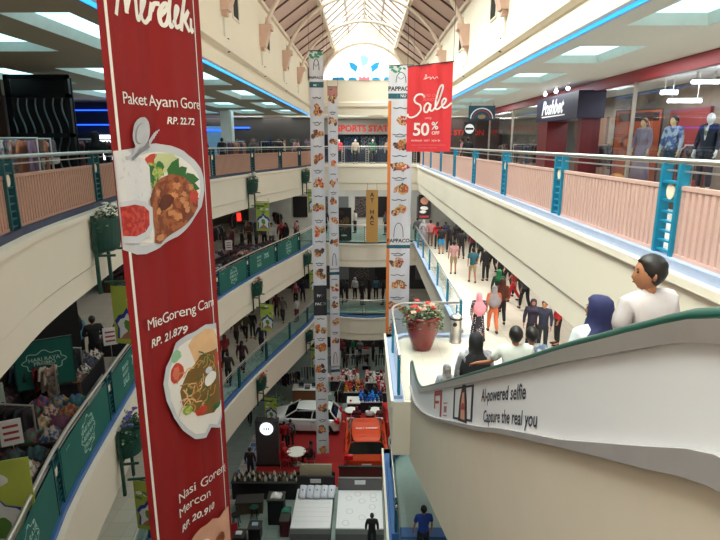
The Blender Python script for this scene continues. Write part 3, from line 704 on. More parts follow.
s.poly([(.6, -2.2), (.75, -2.08), (1.03, -2.1), (1.05, -2.7), (.9, -2.78), (.7, -2.72), (.52, -2.55), (.5, -2.38)], NOO2)
s.step = .0001
for k in range(46):
    x = random.uniform(.52, .92); y = random.uniform(-2.65, -2.12); a = random.uniform(0, PI); L = .13
    s.stroke([(x, y), (x+L*math.cos(a)*.5, y+L*math.sin(a)*.5), (x+L*math.cos(a+.7), y+L*math.sin(a+.7))], .014, (NOO, NOO, CRK, LG)[k % 4], clip=(0, 1.04))
s.step = .00035; s.blob(.88, -2.38, .09, .07, PWH, seed=4, rot=.6); s.blob(.86, -2.28, .05, .035, PLATE, seed=7); s.blob(.72, -2.67, .08, .05, TOM, seed=12); s.blob(1.0, -2.2, .035, .09, TOM, seed=1); s.blob(.56, -2.6, .05, .05, SAL, seed=2); s.blob(.95, -2.72, .07, .03, LG, seed=6)
# last dish
s.text('Nasi Goreng', .33, -3.52, .15, PWH, off=0., space=.95, rot=-.01, clip=(0, 1.03)); s.text('Mercon', .32, -3.68, .145, PWH, off=0., space=.95); s.text('RP. 20.910', .34, -3.86, .105, PWH, off=.022, shear=.2)
s.poly([(.4, -4.2), (.45, -4.08), (.6, -3.99), (.75, -3.97), (.86, -4.04), (.95, -4.0), (1.05, -4.02), (1.05, -5.0), (.8, -5.1), (.5, -4.9), (.38, -4.5)], SHR); s.blob(.85, -4.3, .08, .08, CHK, seed=3); s.blob(.62, -4.2, .07, .05, PWH, seed=5); s.blob(.8, -4.6, .2, .2, CHK2, seed=6)
s.done('print', t)
m = MB(); a = bm_(-.03, 3.22, 0); b = bm_(BW+.03, 3.22, 0); m.tube([a, b], .02, 8); m.build('rod', STEEL, t, world=True)
m = MB()
for q in (.1, BW-.1): p = bm_(q, 3.22, 0); m.tube([p, (p[0], p[1], EYE+6.2)], .006, 5)
m.build('cord', BLACK, t, world=True)
# ------------------------------------------------------------------ sale banner
SX = .0762*15; w = 1.19
fold = lambda u, v: .02*math.sin(u*11)*(.5+.5*(v+.2)/2)+.012*math.sin(u*23+v*1.5)
bmap = planar((SX, 15, EYE-.22), (1, 0), fold); CUT = frange(0, w, 24)
t = thing('sale_banner', 'red sale banner reading 50% off hanging before the right gallery', 'banner', (SX+w/2, 15, EYE-.22))
top = lambda u: 2.16+.14*u/w
mb = MB(); us = CUT; vs = [k/16 for k in range(17)]
fm = lambda u, v, h: bmap(u, (v*top(u)), h)
cloth_body(fm, us, vs, .004).build('cloth', RED2, t, world=True)
s = Sheet(lambda u, v, h: bmap(u, v, h+.012), CUT)
sale = [[(.62, .93), (.52, 1.06), (.33, 1.05), (.22, .9), (.27, .74), (.45, .62), (.48, .42), (.33, .22), (.12, .14), (-.02, .2), (-.02, .3)],
        [(.84, .62), (.72, .68), (.62, .52), (.63, .35), (.74, .33), (.86, .62), (.84, .38), (.95, .36)], [(.95, .36), (1.15, .7), (1.32, 1.25), (1.28, 1.38), (1.16, 1.2), (1.05, .7), (1.06, .42), (1.18, .42)],
        [(1.18, .42), (1.38, .6), (1.46, .76), (1.38, .82), (1.3, .68), (1.32, .5), (1.45, .44), (1.68, .62)]]
for st in sale: s.stroke([(.04+x*.68, .80+y*.62+x*.05) for x, y in st], .045, PWH)
s.text('50', .16, .43, .46, PWH, off=.02, space=.95); s.text('%', .66, .59, .27, PWH, off=.02); s.text('OFF', .67, .45, .12, PWH, off=.01); s.text('UP TO', .48, .85, .06, PWH)
s.text('END OF', .42, 1.42, .10, M('sale_red_pale', '#f27a7c', .6)); s.text('SEASON', .42, 1.32, .10, _M['sale_red_pale'])
s.stroke([(.42, 1.86), (.5, 1.9), (.48, 1.98), (.46, 1.87), (.58, 1.92), (.6, 1.86), (.66, 1.92), (.7, 1.87), (.76, 1.92), (.8, 1.88)], .012, PWH)
s.text('MAXIMUM   NETT   NEW RP', .13, .27, .062, PWH); s.rect(.12, 1.05, .17, .18, _M['sale_red_pale']); s.text('terms and period as listed', .3, .09, .05, _M['sale_red_pale'])
s.mb.V = s.mb.V
s.done('print', t)
m = MB(); m.tube([(SX-.02, 15, EYE+1.95), (SX+w+.02, 15, EYE+2.09)], .015, 8); m.build('rod', BLACK, t, world=True)
m = MB()
for q in (0, w): m.tube([(SX+q, 15, EYE+1.96+.12*q/w), (SX+q, 15, EYE+(6.7-(SX+q)*.9))], .006, 4)
m.build('cord', BLACK, t, world=True)
# ------------------------------------------------------------------ tall narrow menu banners
MW = M('menu_white', '#d6d4de', .6, vary=.03, scale=2); MG = M('menu_green_leaf', '#3f8f6a', .6, vary=.3); MT = M('menu_teal_band', '#1f5a6a', .6); MD = M('menu_ink', '#2a2730', .6); MO = M('menu_orange', '#e07f3a', .6, vary=.15); MF = [M('menu_food_%d' % k, c, .6, scale=9, color2=d) for k, (c, d) in enumerate((('#b5442c', '#d98a4a'), ('#c9a05a', '#7a3a22'), ('#8a3028', '#d9b48a'), ('#3c3038', '#7f5a4a'), ('#d8b07a', '#b0542e'), ('#b02a34', '#e0c0b0')))]
def menu(t, P, D, W, ztop, zbot, seed, lean=0., head=True, brand='PAPPACO'):
    fold = lambda u, v: .015*math.sin(u*10+.5)
    fm = planar(P, D, fold); CU = frange(0, W, 8); rd = random.Random(seed)
    cloth_body(fm, CU, [zbot, zbot*.5, 0, ztop]).build('cloth', MW, t, world=True)
    s = Sheet(fm, CU); v = ztop
    if head:
        for k in range(12): s.blob(rd.uniform(.06, W-.06), v-rd.uniform(.02, .28), .07, .05, MG, seed=k, j=.3, clip=(0, W))
        s.stroke([(W*.3, v-.75), (W*.35, v-.45), (W*.5, v-.3), (W*.66, v-.45), (W*.7, v-.75)], .03, MD); s.stroke([(W*.38, v-.5), (W*.5, v-.6), (W*.62, v-.5)], .02, MD)
        s.text(brand, W*.5, v-1.1, W*.23, MD, off=.03, align='CENTER'); s.rect(0, W, v-1.45, v-1.22, MT); s.text('MENU', W*.5, v-1.39, W*.16, PWH, align='CENTER', off=.02)
        v -= 1.75
    k = 0; dark_at = rd.uniform(-5.6, -5.0)
    while v > zbot+.8:
        if head and W < 1 and dark_at > v > dark_at-1.4:
            s.rect(0, W, v-1.5, v-.05, MD); s.text('PAP', W*.5, v-.6, W*.3, PWH, align='CENTER', off=.02); s.text('PACO', W*.5, v-1.0, W*.3, PWH, align='CENTER', off=.02); v -= 1.55; continue
        if (W > 1 and v < -3.2 and k < 99) or (W < .6 and rd.random() < .07 and k > 3):
            if W > 1: k = 99
            s.stroke([(W*.3, v-.9), (W*.35, v-.4), (W*.5, v-.2), (W*.66, v-.4), (W*.7, v-.9)], .03, MD); s.text(brand, W*.5, v-1.15, W*.22, MD, off=.03, align='CENTER'); s.rect(0, W, v-1.45, v-1.28, MT); v -= 1.6; continue
        s.stroke([(W*.2, v-.1), (W*.35, v-.13), (W*.5, v-.09), (W*.65, v-.14), (W*.8, v-.1)], .035, MD)
        if k % 2: s.stroke([(W*.3, v-.2), (W*.5, v-.22), (W*.7, v-.19)], .03, MD)
        for q in range(6): s.blob(W*.5+rd.uniform(-.17, .17)*W/.6, v-.6+rd.uniform(-.15, .15), W*.17, .13, MF[rd.randrange(6)], seed=rd.randrange(99), j=.25, rot=rd.uniform(0, 3), clip=(.03, W-.03))
        v -= rd.uniform(.95, 1.2); k += 1
    s.done('print', t); return fm
t = thing('menu_banner', 'tall narrow white menu banner in front of left galleries, reaching the car', 'banner', (-.084*24, 24, EYE-15.3))
fm = menu(t, (-.0965*24, 24, EYE), (1, .05), .60, 3.75, -15.0, 1)
m = MB(); a, b = fm(0, 3.76, 0), fm(.6, 3.76, 0); m.tube([a, b], .02, 6)
for q in (a, b): m.tube([q, (q[0], q[1], EYE+5.4)], .006, 4)
m.build('hanging_rod', BLACK, t, world=True)
t = thing('menu_banner', 'tall narrow greyish menu banner hanging nearest the far gallery', 'banner', (-.056*30, 30, EYE-13.6))
fm = menu(t, (-.0650*30, 30, EYE), (1, .12), .54, 2.9, -13.6, 5, head=False)
s = Sheet(fm, frange(0, .54, 8)); s.rect(0, .54, 2.45, 2.9, M('menu_pink', '#b98078', .6)); s.done('header', t)
m = MB(); a, b = fm(0, 2.92, 0), fm(.54, 2.92, 0); m.tube([a, b], .02, 6)
for q in (a, b): m.tube([q, (q[0], q[1], EYE+5.9)], .006, 4)
m.build('hanging_rod', BLACK, t, world=True)
t = thing('menu_banner', 'widest white menu banner with orange edge, left of the sale banner', 'banner', (.065*26, 26, EYE-10.5))
fm = menu(t, (.0425*26, 26, EYE), (1, 0), 1.15, 3.45, -10.5, 8)
s = Sheet(fm, frange(0, 1.15, 8)); s.rect(0, .15, -10.4, 1.9, MO); s.done('orange_edge', t)
m = MB(); a, b = fm(0, 3.46, 0), fm(1.15, 3.46, 0); m.tube([a, b], .02, 6)
for q in (a, b): m.tube([q, (q[0], q[1], EYE+5.7)], .006, 4)
m.build('hanging_rod', BLACK, t, world=True)
# ------------------------------------------------------------------ green sale panels tied to the third gallery rail
GP = M('panel_green', '#0c6058', .6, vary=.08, scale=2); GT = M('panel_pale_print', '#a9cfc6', .6, vary=.05)
SS = arcs_at(lp3, P3Y)
kinds = [0, 0, 0, 1, 0, 0, 1, 0, 1]
for i, (a, b) in enumerate(zip(SS, SS[1:])):
    a2, b2 = a+.23, b-.23; L = b2-a2
    def fmp(u, v, h, a2=a2):
        p, d = at3(a2+u); n = Vector((d.y, -d.x)); return (p.x+n.x*(.05+h), p.y+n.y*(.05+h), Z3+.13+v)
    where = ['at the bottom left edge', 'at the lower left beside the big red banner', 'just left of the big red banner', 'behind the big red banner', 'behind the right edge of the red banner', 'first to the right of the big red banner', 'second to the right of the big red banner', 'third right of the red banner, last before the menu banner'][i]
    t = thing('rail_banner', 'teal green %s panel %s' % (['patterned', 'patterned', '70 percent sale', 'plain', 'emblem', 'emblem', '70 percent sale', 'emblem'][i], where), 'banner', at3(a2+L/2)[0].to_tuple()+(Z3+.13,), 0, 'green sale panels on the left rail')
    cuts = frange(0, L, 8); cloth_body(fmp, cuts, [0, .96], .006).build('cloth', GP, t, world=True)
    s = Sheet(fmp, cuts)
    if i in (2, 6):
        s.text('BRAND', L*.28, .66, .16, GT, off=.02); s.text('BIGGEST', L*.28, .5, .13, GT, off=.02); s.text('SALE', L*.28, .25, .24, GT, off=.02); s.text('70%', L*.56, .5, .36, GT, off=.02); s.text('up to', L*.5, .8, .08, GT)
    else:
        c = L*.52
        for k in range(3): s.text(('HARI RAYA', 'BERKAH', 'PROMO')[k], c, .58-.17*k, .15, GT, off=.02, align='CENTER')
        R_ = [(c+(.30+.04*math.cos(8*th))*math.cos(th)*1.25, .48+(.36+.04*math.cos(8*th))*math.sin(th)) for th in frange(0, 2*PI, 48)]; s.stroke(R_, .018, GT)
        for k in range(8): th = 2*PI*k/8; s.blob(c+.36*math.cos(th), .48+.38*math.sin(th), .035, .03, GT, seed=k, n=8)
        s.text('promo', L*.1, .8, .07, GT)
    s.done('print', t)
# ------------------------------------------------------------------ escalator
HR = [(-.6, -.48), (.6, -.48), (1.2, -.50), (1.76, -.56), (2.24, -.77), (2.6, -.95), (3.12, -1.21), (3.96, -1.65), (6.45, -2.93), (8.5, -3.98), (10.2, -4.84), (10.9, -5.14), (11.6, -5.33), (12.3, -5.38), (12.85, -5.38)]
BT0 = [(-.6, -1.02), (.6, -1.03), (1.2, -1.06), (1.59, -1.10), (2.09, -1.34), (2.97, -1.78), (4.3, -2.46), (5.04, -2.86), (6.82, -3.77), (8.5, -4.62), (9.8, -5.22), (10.6, -5.55), (11.2, -5.78), (12.0, -6.0), (12.85, -6.05)]
BT = [(a, b+.10) for a, b in BT0]
def smooth(T):
    o = []
    for i in range(len(T)-1):
        p0, p1, p2, p3 = [Vector(T[max(0, min(len(T)-1, i+k))]) for k in (-1, 0, 1, 2)]
        for k in range(5):
            t = k/5; o.append(tuple(.5*((2*p1)+(p2-p0)*t+(2*p0-5*p1+4*p2-p3)*t*t+(3*p1-p0-3*p2+p3)*t**3)))
    return o+[tuple(T[-1])]
HS, BS = smooth(HR), smooth(BT)
def itp(T, y):
    for a, b in zip(T, T[1:]):
        if a[0] <= y <= b[0]: return a[1]+(b[1]-a[1])*(y-a[0])/(b[0]-a[0])
    return T[-1][1] if y > T[-1][0] else T[0][1]
ADW = M('ad_white', '#dfdde0', .45, vary=.02, scale=.6); ADG = M('skirt_grey', '#a29c9c', .5, .2); HRG = M('handrail_green', '#0f4a3e', .35, coat=.3); BRUSH = M('brushed_metal', '#b3aca8', .35, .5); TRUSS = CREAM2; AINK = M('ad_ink', '#20283c', .6)
XS0, XS1 = 1.2, 2.62
t = thing('escalator', 'escalator with white phone ad on its side running down to landing', 'escalator', (1.9, 6.5, EYE-5))
ys = frange(-.6, 12.75, 90)
WB = lambda y: itp(BS, y)-.07+.07*max(0, min(1, (2.9-y)/1.2))
TB = lambda y: max(-8.0, -4.2-.42*max(0, y-3.5)) if y > 3.5 else -4.2+.5*(3.5-y)*.2
for sx, nm in ((XS0, 0), (XS1, 1)):
    mb = MB(); g = sx+(0.0 if not nm else -.0)
    v = []
    for y in ys: v += [(sx, y, EYE+itp(BS, y)-.12), (sx, y, EYE+TB(y)), (sx+.08, y, EYE+itp(BS, y)-.12), (sx+.08, y, EYE+TB(y))]
    f = []
    for i in range(len(ys)-1):
        a = 4*i; b = a+4; f += [(a, a+1, b+1, b), (a+2, b+2, b+3, a+3), (a, b, b+2, a+2), (a+1, a+3, b+3, b+1)]
    f += [(0, 2, 3, 1), (4*(len(ys)-1), 4*(len(ys)-1)+1, 4*(len(ys)-1)+3, 4*(len(ys)-1)+2)]
    mb.add(v, f); mb.build('side_cladding', TRUSS, t, world=True)
    # grey skirt strip
    mb = MB(); pr = [(sx-.03, y, EYE+itp(BS, y)-.12) for y in ys]; po = [(sx-.03, y, EYE+WB(y)) for y in ys]; qi = [(sx+.1, y, EYE+itp(BS, y)-.12) for y in ys]; qo = [(sx+.1, y, EYE+WB(y)) for y in ys]; n = len(ys)
    mb.add(pr+po+qo+qi, [(a*n+i, a*n+i+1, ((a+1) % 4)*n+i+1, ((a+1) % 4)*n+i) for a in range(4) for i in range(n-1)]+[(0, n, 2*n, 3*n), (n-1, 4*n-1, 3*n-1, 2*n-1)])
    mb.build('skirt', ADG, t, world=True)
    # balustrade panel, wrapped in the ad on the camera side
    mb = MB(); a0 = [(sx+.02, y, EYE+WB(y)) for y in ys]; a1 = [(sx+.02, y, EYE+itp(HS, y)-.11) for y in ys]; b1 = [(sx+.05, p[1], p[2]) for p in a1]; b0 = [(sx+.05, p[1], p[2]) for p in a0]
    mb.add(a0+a1+b1+b0, [(a*n+i, a*n+i+1, ((a+1) % 4)*n+i+1, ((a+1) % 4)*n+i) for a in range(4) for i in range(n-1)]+[(0, n, 2*n, 3*n), (n-1, 4*n-1, 3*n-1, 2*n-1)])
    mb.build('balustrade', ADW, t, world=True)
    mb = MB(); a0 = [(sx, y, EYE+itp(HS, y)-.11) for y in ys]; a1 = [(sx, y, EYE+itp(HS, y)-.02) for y in ys]; b1 = [(sx+.07, p[1], p[2]) for p in a1]; b0 = [(sx+.07, p[1], p[2]) for p in a0]
    mb.add(a0+a1+b1+b0, [(a*n+i, a*n+i+1, ((a+1) % 4)*n+i+1, ((a+1) % 4)*n+i) for a in range(4) for i in range(n-1)]+[(0, n, 2*n, 3*n), (n-1, 4*n-1, 3*n-1, 2*n-1)])
    mb.build('rail_band', BRUSH, t, world=True)
    # newel end: rounded panel and handrail loop
    c = (12.75, EYE-5.72); r = .34
    loop = [(sx+.035, y, EYE+itp(HS, y)+.02) for y in ys]+[(sx+.035, c[0]+(r+.02)*math.sin(th), c[1]+(r+.02)*math.cos(th)) for th in frange(.2, 2.9, 12)]+[(sx+.035, 12.4, c[1]-r-.03)]
    # wide flattened handrail
    mb = MB(); mb.tube([(a, b, c-.028) for a, b, c in loop], .03, 8)
    mb.build('handrail', HRG, t, smooth=True, world=True)
    mb = MB(); mb.prism([(12.74, c[1]-r)]+[(c[0]+(r-.04)*math.sin(th), c[1]+(r-.04)*math.cos(th)) for th in frange(0, PI, 14)][::-1], 'x', sx+.02, sx+.05); mb.build('newel_panel', ADW if nm == 0 else GLASS, t, world=True)
# steps, belly and comb plates
stp = lambda y: itp(HS, y)-.98
mb = MB(); y = .9; k = 0
while y < 12.6:
    zt = EYE+stp(y+.2); mb.bb(XS0+.1, XS1-.02, y, y+.4, zt-.22, zt); y += .4
mb.build('steps', M('step_metal', '#6f6f72', .5, .5), t, world=True)
mb = MB(); v = []
yb = frange(.3, 12.7, 30)
for y in yb: v += [(XS0+.02, y, EYE+TB(y)), (XS1+.06, y, EYE+TB(y))]
mb.add(v+[(a, b, c+.05) for a, b, c in v], [(2*i, 2*i+1, 2*i+3, 2*i+2) for i in range(30)]+[(62+2*i, 62+2*i+2, 62+2*i+3, 62+2*i+1) for i in range(30)]); mb.build('underside', TRUSS, t, world=True)
# advert lettering: u = distance towards the camera from y=12.7, v=0..1 between skirt and rail band
def adm(u, v, h):
    y = 12.7-u; lo, hi = WB(y), itp(HS, y)-.11; return (XS0+.02-h, y, EYE+lo+(hi-lo)*v)
s = Sheet(adm, frange(.1, 13, 86))
def adt(body, y, z, size, rot=0):   # text set along the slope
    u0 = 12.7-y; a, b = text2d(body, size, 0, .014*size, 'LEFT', 1.0)
    vv = []
    lo, hi = WB(y), itp(HS, y)-.11; v0 = (z-lo)/(hi-lo)
    s.put([(u0+x, v0+yy/(hi-lo)) for x, yy in a], b, AINK)
adt('AI-powered selfie', 5.14, -2.60, .195); adt('Capture the real you', 5.02, -2.765, .185)
U = lambda y: 12.7-y
def vv(y, z): lo, hi = WB(y), itp(HS, y)-.11; return (z-lo)/(hi-lo)
def ribbon(pts, w, mat):
    s.stroke([(U(y), v) for y, v in pts], w, mat)
A_RED = M('ad_red', '#a8353a', .6); SK_ = M('ad_skin', '#c98f78', .6)
# phone outline with a woman inside
for a, b, c, d in ((6.72, 6.62, .12, .93), (5.62, 5.52, .06, .95)): s.rect(U(a), U(b), c, d, AINK)
s.rect(U(6.72), U(5.52), .90, .95, AINK); s.rect(U(6.72), U(5.52), .06, .12, AINK)
s.poly([(U(6.35), .04), (U(5.8), .0), (U(5.85), .5), (U(5.95), .98), (U(6.15), 1.0), (U(6.3), .6)], M('ad_hair', '#2a1c1c', .6)); s.poly([(U(6.2), .1), (U(5.93), .08), (U(5.98), .5), (U(6.03), .8), (U(6.14), .78), (U(6.2), .5)], SK_); s.poly([(U(6.2), .35), (U(5.95), .33), (U(6.0), .5), (U(6.15), .52)], A_RED)
# red and white logo panel
s.rect(U(8.55), U(7.72), .78, .95, A_RED); s.rect(U(7.9), U(7.72), .05, .95, A_RED); s.rect(U(8.55), U(8.42), .3, .95, A_RED); s.rect(U(8.5), U(8.0), .5, .6, A_RED)
s.rect(U(7.55), U(7.2), .5, .53, A_RED); s.rect(U(7.55), U(7.2), .1, .13, A_RED); s.rect(U(7.5), U(7.25), .22, .42, M('ad_pink', '#b07078', .6))
s.done('ad_print', t)
# lower escalator under the lower landing
t = thing('escalator', 'lower escalator with pale glass side below the cream cladding', 'escalator', (1.9, 8, 1.0))
mb = MB(); y = 4.0
while y < 11: zt = Z2-(11-y)*.55; mb.bb(1.3, 2.5, y, y+.4, zt-.25, zt); y += .4
mb.build('steps', _M['step_metal'], t, world=True)
for sx in (1.2, 2.55):
    mb = MB(); mb.prism([(4, Z2-3.85-.5), (11, Z2-.5), (11, Z2+.85), (4, Z2-3.85+.85)], 'x', sx, sx+.03); mb.build('balustrade', M('pale_panel', '#a9bab6', .4), t, world=True)
    MB().tube([(sx+.015, 4, Z2-3.85+.9), (sx+.015, 11, Z2+.9), (sx+.015, 11.5, Z2+.92)], .04, 8).build('handrail', HRG, t, world=True)
# ------------------------------------------------------------------ pixel ray onto a real plane (used only to read positions off the photograph)
_p = math.radians(13.2); _y = math.radians(.42)
def ray(px, py):
    r = (px-360)/540; u = -(py-270)/540; y = math.cos(_p)+u*math.sin(_p); z = -math.sin(_p)+u*math.cos(_p)
    return Vector((r*math.cos(_y)-y*math.sin(_y), y*math.cos(_y)+r*math.sin(_y), z))
def onz(px, py, z): d = ray(px, py); return (d*((z-EYE)/d.z)).xy
REG = []
def circles(x, y, rz, L, r, n=3): return [(x+math.cos(rz)*L*(k/(n-1)-.5), y+math.sin(rz)*L*(k/(n-1)-.5), r) for k in range(n)] if n > 1 else [(x, y, r)]
def settle(x, y, z, rz, L, r, n, step=(-.12, .07)):
    best = (x, y)
    for k in range(260):
        q_ = .085*math.sqrt(k)*1.6; X = x+q_*math.cos(k*2.4)*1.0; Y = y+q_*math.sin(k*2.4)
        if x < 0 and z > 1 and (X < -10.6 or X > XL(Y)-.35-r): continue
        if not any(z == q[3] and math.hypot(a-q[0], b-q[1]) < c+q[2] for a, b, c in circles(X, Y, rz, L, r, n) for q in REG): best = (X, Y); break
    x, y = best
    REG.extend((a, b, c, z) for a, b, c in circles(x, y, rz, L, r, n)); return x, y
# ------------------------------------------------------------------ people
_C = {}
def skin(key, pts, edges, rad, sub=1, flat=False):
    me = bpy.data.meshes.new('sk'); me.from_pydata(pts, edges, []); o = bpy.data.objects.new('sk', me); COL.objects.link(o)
    o.modifiers.new('s', 'SKIN').use_smooth_shade = True; s = o.modifiers.new('u', 'SUBSURF'); s.levels = sub; s.render_levels = sub
    for i, r in enumerate(rad): me.skin_vertices[0].data[i].radius = r if isinstance(r, tuple) else (r, r)
    me.skin_vertices[0].data[0].use_root = True
    bpy.context.view_layer.update(); dg = bpy.context.evaluated_depsgraph_get()
    m2 = bpy.data.meshes.new_from_object(o.evaluated_get(dg)); bpy.data.objects.remove(o); bpy.data.meshes.remove(me)
    m2.polygons.foreach_set('use_smooth', [True]*len(m2.polygons))
    if flat:
        for q in m2.vertices: q.co.y = q.co.y*(1 if abs(q.co.x) > .24 else .8)
    return m2
POSE = {
 'stand': dict(le=(-.24, .0, 1.13), re=(.24, .0, 1.13), lw=(-.25, .07, .88), rw=(.25, .07, .88), lk=(-.1, .01, .5), rk=(.1, .01, .5), la=(-.11, -.02, .08), ra=(.11, -.02, .08)),
 'walk': dict(le=(-.24, -.08, 1.13), re=(.24, .08, 1.13), lw=(-.24, -.08, .89), rw=(.24, .24, .93), lk=(-.1, .14, .52), rk=(.1, -.02, .5), la=(-.1, .18, .09), ra=(.1, -.27, .14)),
 'reach': dict(le=(-.30, .06, 1.18), re=(.24, .0, 1.13), lw=(-.42, .30, 1.06), rw=(.22, .18, .98), lk=(-.1, .01, .5), rk=(.1, .01, .5), la=(-.11, -.02, .08), ra=(.11, -.02, .08)),
 'fold': dict(le=(-.26, -.02, 1.14), re=(.26, -.02, 1.14), lw=(-.08, .2, 1.12), rw=(.1, .22, 1.08), lk=(-.1, .01, .5), rk=(.1, .01, .5), la=(-.11, -.02, .08), ra=(.11, -.02, .08)),
 'sit': dict(le=(-.24, .05, 1.13), re=(.24, .05, 1.13), lw=(-.16, .30, 1.08), rw=(.16, .30, 1.08), lk=(-.11, .42, .88), rk=(.11, .42, .88), la=(-.11, .42, .48), ra=(.11, .42, .48)),
}
def rotz(p, a): return (p[0]*math.cos(a)-p[1]*math.sin(a), p[0]*math.sin(a)+p[1]*math.cos(a), p[2])
def headparts(turn):
    m = MB(); n = 24; k = 16; v = []; hc = (0, .015, 1.605)
    for i in range(k+1):
        a = -PI/2+PI*i/k
        for j in range(n):
            b = 2*PI*j/n; x = math.cos(a)*math.sin(b); y = math.cos(a)*math.cos(b); z = math.sin(a)
            X, Y, Z = x*.074, y*.094, z*.115
            if z < -.1: X *= 1-.28*(-z-.1); Y = Y*(1-.12*(-z)) + (.012*(-z) if y > 0 else .02*(-z))
            if y > .55: # face
                if abs(x) < .22 and -.42 < z < .12: Y += .030*(1-abs(x)/.22)*max(0, (.12-z)/.54)*(1 if z > -.36 else .3)
                if .12 < abs(x) < .55 and -.02 < z < .22: Y -= .008
                if abs(x) < .3 and -.66 < z < -.5: Y += .006
                if z < -.75: Y += .006
            v.append((X+hc[0], Y+hc[1], Z+hc[2]))
    f = [(i*n+j, i*n+(j+1) % n, (i+1)*n+(j+1) % n, (i+1)*n+j) for i in range(k) for j in range(n)]
    m.add([rotz(p, turn) for p in v], f)
    for s in (-1, 1):
        e = rotz((s*.076, 0.005, 1.600), turn); m.ball(*e, .012, .020, .030, n=8)
        e = rotz((s*.028, .094, 1.622), turn); m.ball(*e, .011, .008, .007, n=8, mi=1)
        e = rotz((s*.027, .097, 1.643), turn); m.ball(*e, .015, .005, .004, n=6, mi=1)
    e = rotz((0, .100, 1.550), turn); m.ball(*e, .020, .006, .006, n=8, mi=2)
    m.V = [(a, b, c-.042) for a, b, c in m.V]; return m
def body_mesh(pose, turn):
    k = ('body', pose, turn)
    if k in _C: return _C[k]
    P = POSE[pose]
    pts = [(0, .01, .93), (0, .01, 1.12), (0, .01, 1.30), (0, .0, 1.42), (0, .01, 1.53)]; ed = [(0, 1), (1, 2), (2, 3), (3, 4)]; rd = [.09, .08, .07, .047, .052]
    for s, e, w, kn, an in ((-1, 'le', 'lw', 'lk', 'la'), (1, 're', 'rw', 'rk', 'ra')):
        b = len(pts); pts += [(s*.165, .0, 1.36), P[e], P[w]]; ed += [(2, b), (b, b+1), (b+1, b+2)]; rd += [.036, .034, .026]
        d = (Vector(P[w])-Vector(P[e])).normalized(); pw = Vector(P[w])+d*.05; pts.append(tuple(pw)); ed.append((b+2, b+3)); rd.append((.036, .018)); hb = b+3
        side = d.cross(Vector((0, 0, 1))); side = side.normalized() if side.length > .3 else Vector((0, 1, 0)); dn = Vector((0, 0, -1)) if abs(d.z) < .7 else Vector((-s, 0, 0))
        for q, L in ((-.027, .055), (-.009, .068), (.009, .065), (.027, .05)):
            c = len(pts); p1 = pw+d*.035+side*q; p2 = p1+d*L*.55+dn*.006; p3 = p2+d*L*.4+dn*.03; pts += [tuple(p1), tuple(p2), tuple(p3)]; ed += [(hb, c), (c, c+1), (c+1, c+2)]; rd += [.0095, .0085, .007]
        c = len(pts); t1 = Vector(P[w])+d*.02-side*.03*s+dn*.008; pts += [tuple(t1), tuple(t1+d*.035-side*.018*s+dn*.01)]; ed += [(hb, c), (c, c+1)]; rd += [.012, .009]
        b = len(pts); hp = (s*.09, 0, .86); fo = Vector(P[an])+Vector((0, .15, -.045)); pts += [hp, P[kn], P[an], tuple(fo)]; ed += [(0, b), (b, b+1), (b+1, b+2), (b+2, b+3)]; rd += [.078, .054, .038, (.034, .026)]
    me = skin(k, pts, ed, rd); m = MB(); m.V = [tuple(v.co) for v in me.vertices]; m.F = [tuple(p.vertices) for p in me.polygons]; m.I = [0]*len(m.F)
    h = headparts(turn); m.add(h.V, h.F); m.I = [0]*len(me.polygons)+h.I
    _C[k] = m.mesh('body', True); bpy.data.meshes.remove(me); return _C[k]
def shirt_mesh(pose, sl, loose=1.):
    k = ('shirt', pose, sl, loose)
    if k in _C: return _C[k]
    P = POSE[pose]; pts = [(0, 0, .84), (0, 0, .95), (0, -.01, 1.12), (0, -.012, 1.33), (0, -.005, 1.48)]; ed = [(0, 1), (1, 2), (2, 3), (3, 4)]; rd = [.165*loose, .165*loose, .15*loose, .16, .088]
    for s, e, w in ((-1, 'le', 'lw'), (1, 're', 'rw')):
        b = len(pts); sh = Vector((s*.185, -.01, 1.375)); E = Vector(P[e]); W = Vector(P[w]); pts += [tuple(sh)]; ed += [(3, b)]; rd += [.082]
        if sl == 'short': pts.append(tuple(sh.lerp(E, .8))); ed.append((b, b+1)); rd.append(.062)
        else: pts += [tuple(E), tuple(E.lerp(W, .93))]; ed += [(b, b+1), (b+1, b+2)]; rd += [.058, .042]
    _C[k] = skin(k, pts, ed, rd, flat=pose != 'sit'); return _C[k]
def pants_mesh(pose, short):
    k = ('pants', pose, short)
    if k in _C: return _C[k]
    P = POSE[pose]; pts = [(0, 0, .99), (0, 0, .90)]; ed = [(0, 1)]; rd = [.13, .15]
    for s, kn, an in ((-1, 'lk', 'la'), (1, 'rk', 'ra')):
        b = len(pts); K = Vector(P[kn]); A = Vector(P[an]); pts += [(s*.095, 0, .84), tuple(K)]; ed += [(1, b), (b, b+1)]; rd += [.1, .076]
        if not short: pts.append(tuple(K.lerp(A, .93))); ed.append((b+1, b+2)); rd.append(.06)
    _C[k] = skin(k, pts, ed, rd); return _C[k]
def shoes_mesh(pose):
    k = ('shoes', pose)
    if k in _C: return _C[k]
    m = MB()
    for an in ('la', 'ra'):
        A = Vector(POSE[pose][an]); m.ball(A.x, A.y+.01, A.z-.03, .045, .055, .055, n=10); m.ball(A.x, A.y+.10, A.z-.048, .046, .11, .036, n=10)
    _C[k] = m.mesh('shoes', True); return _C[k]
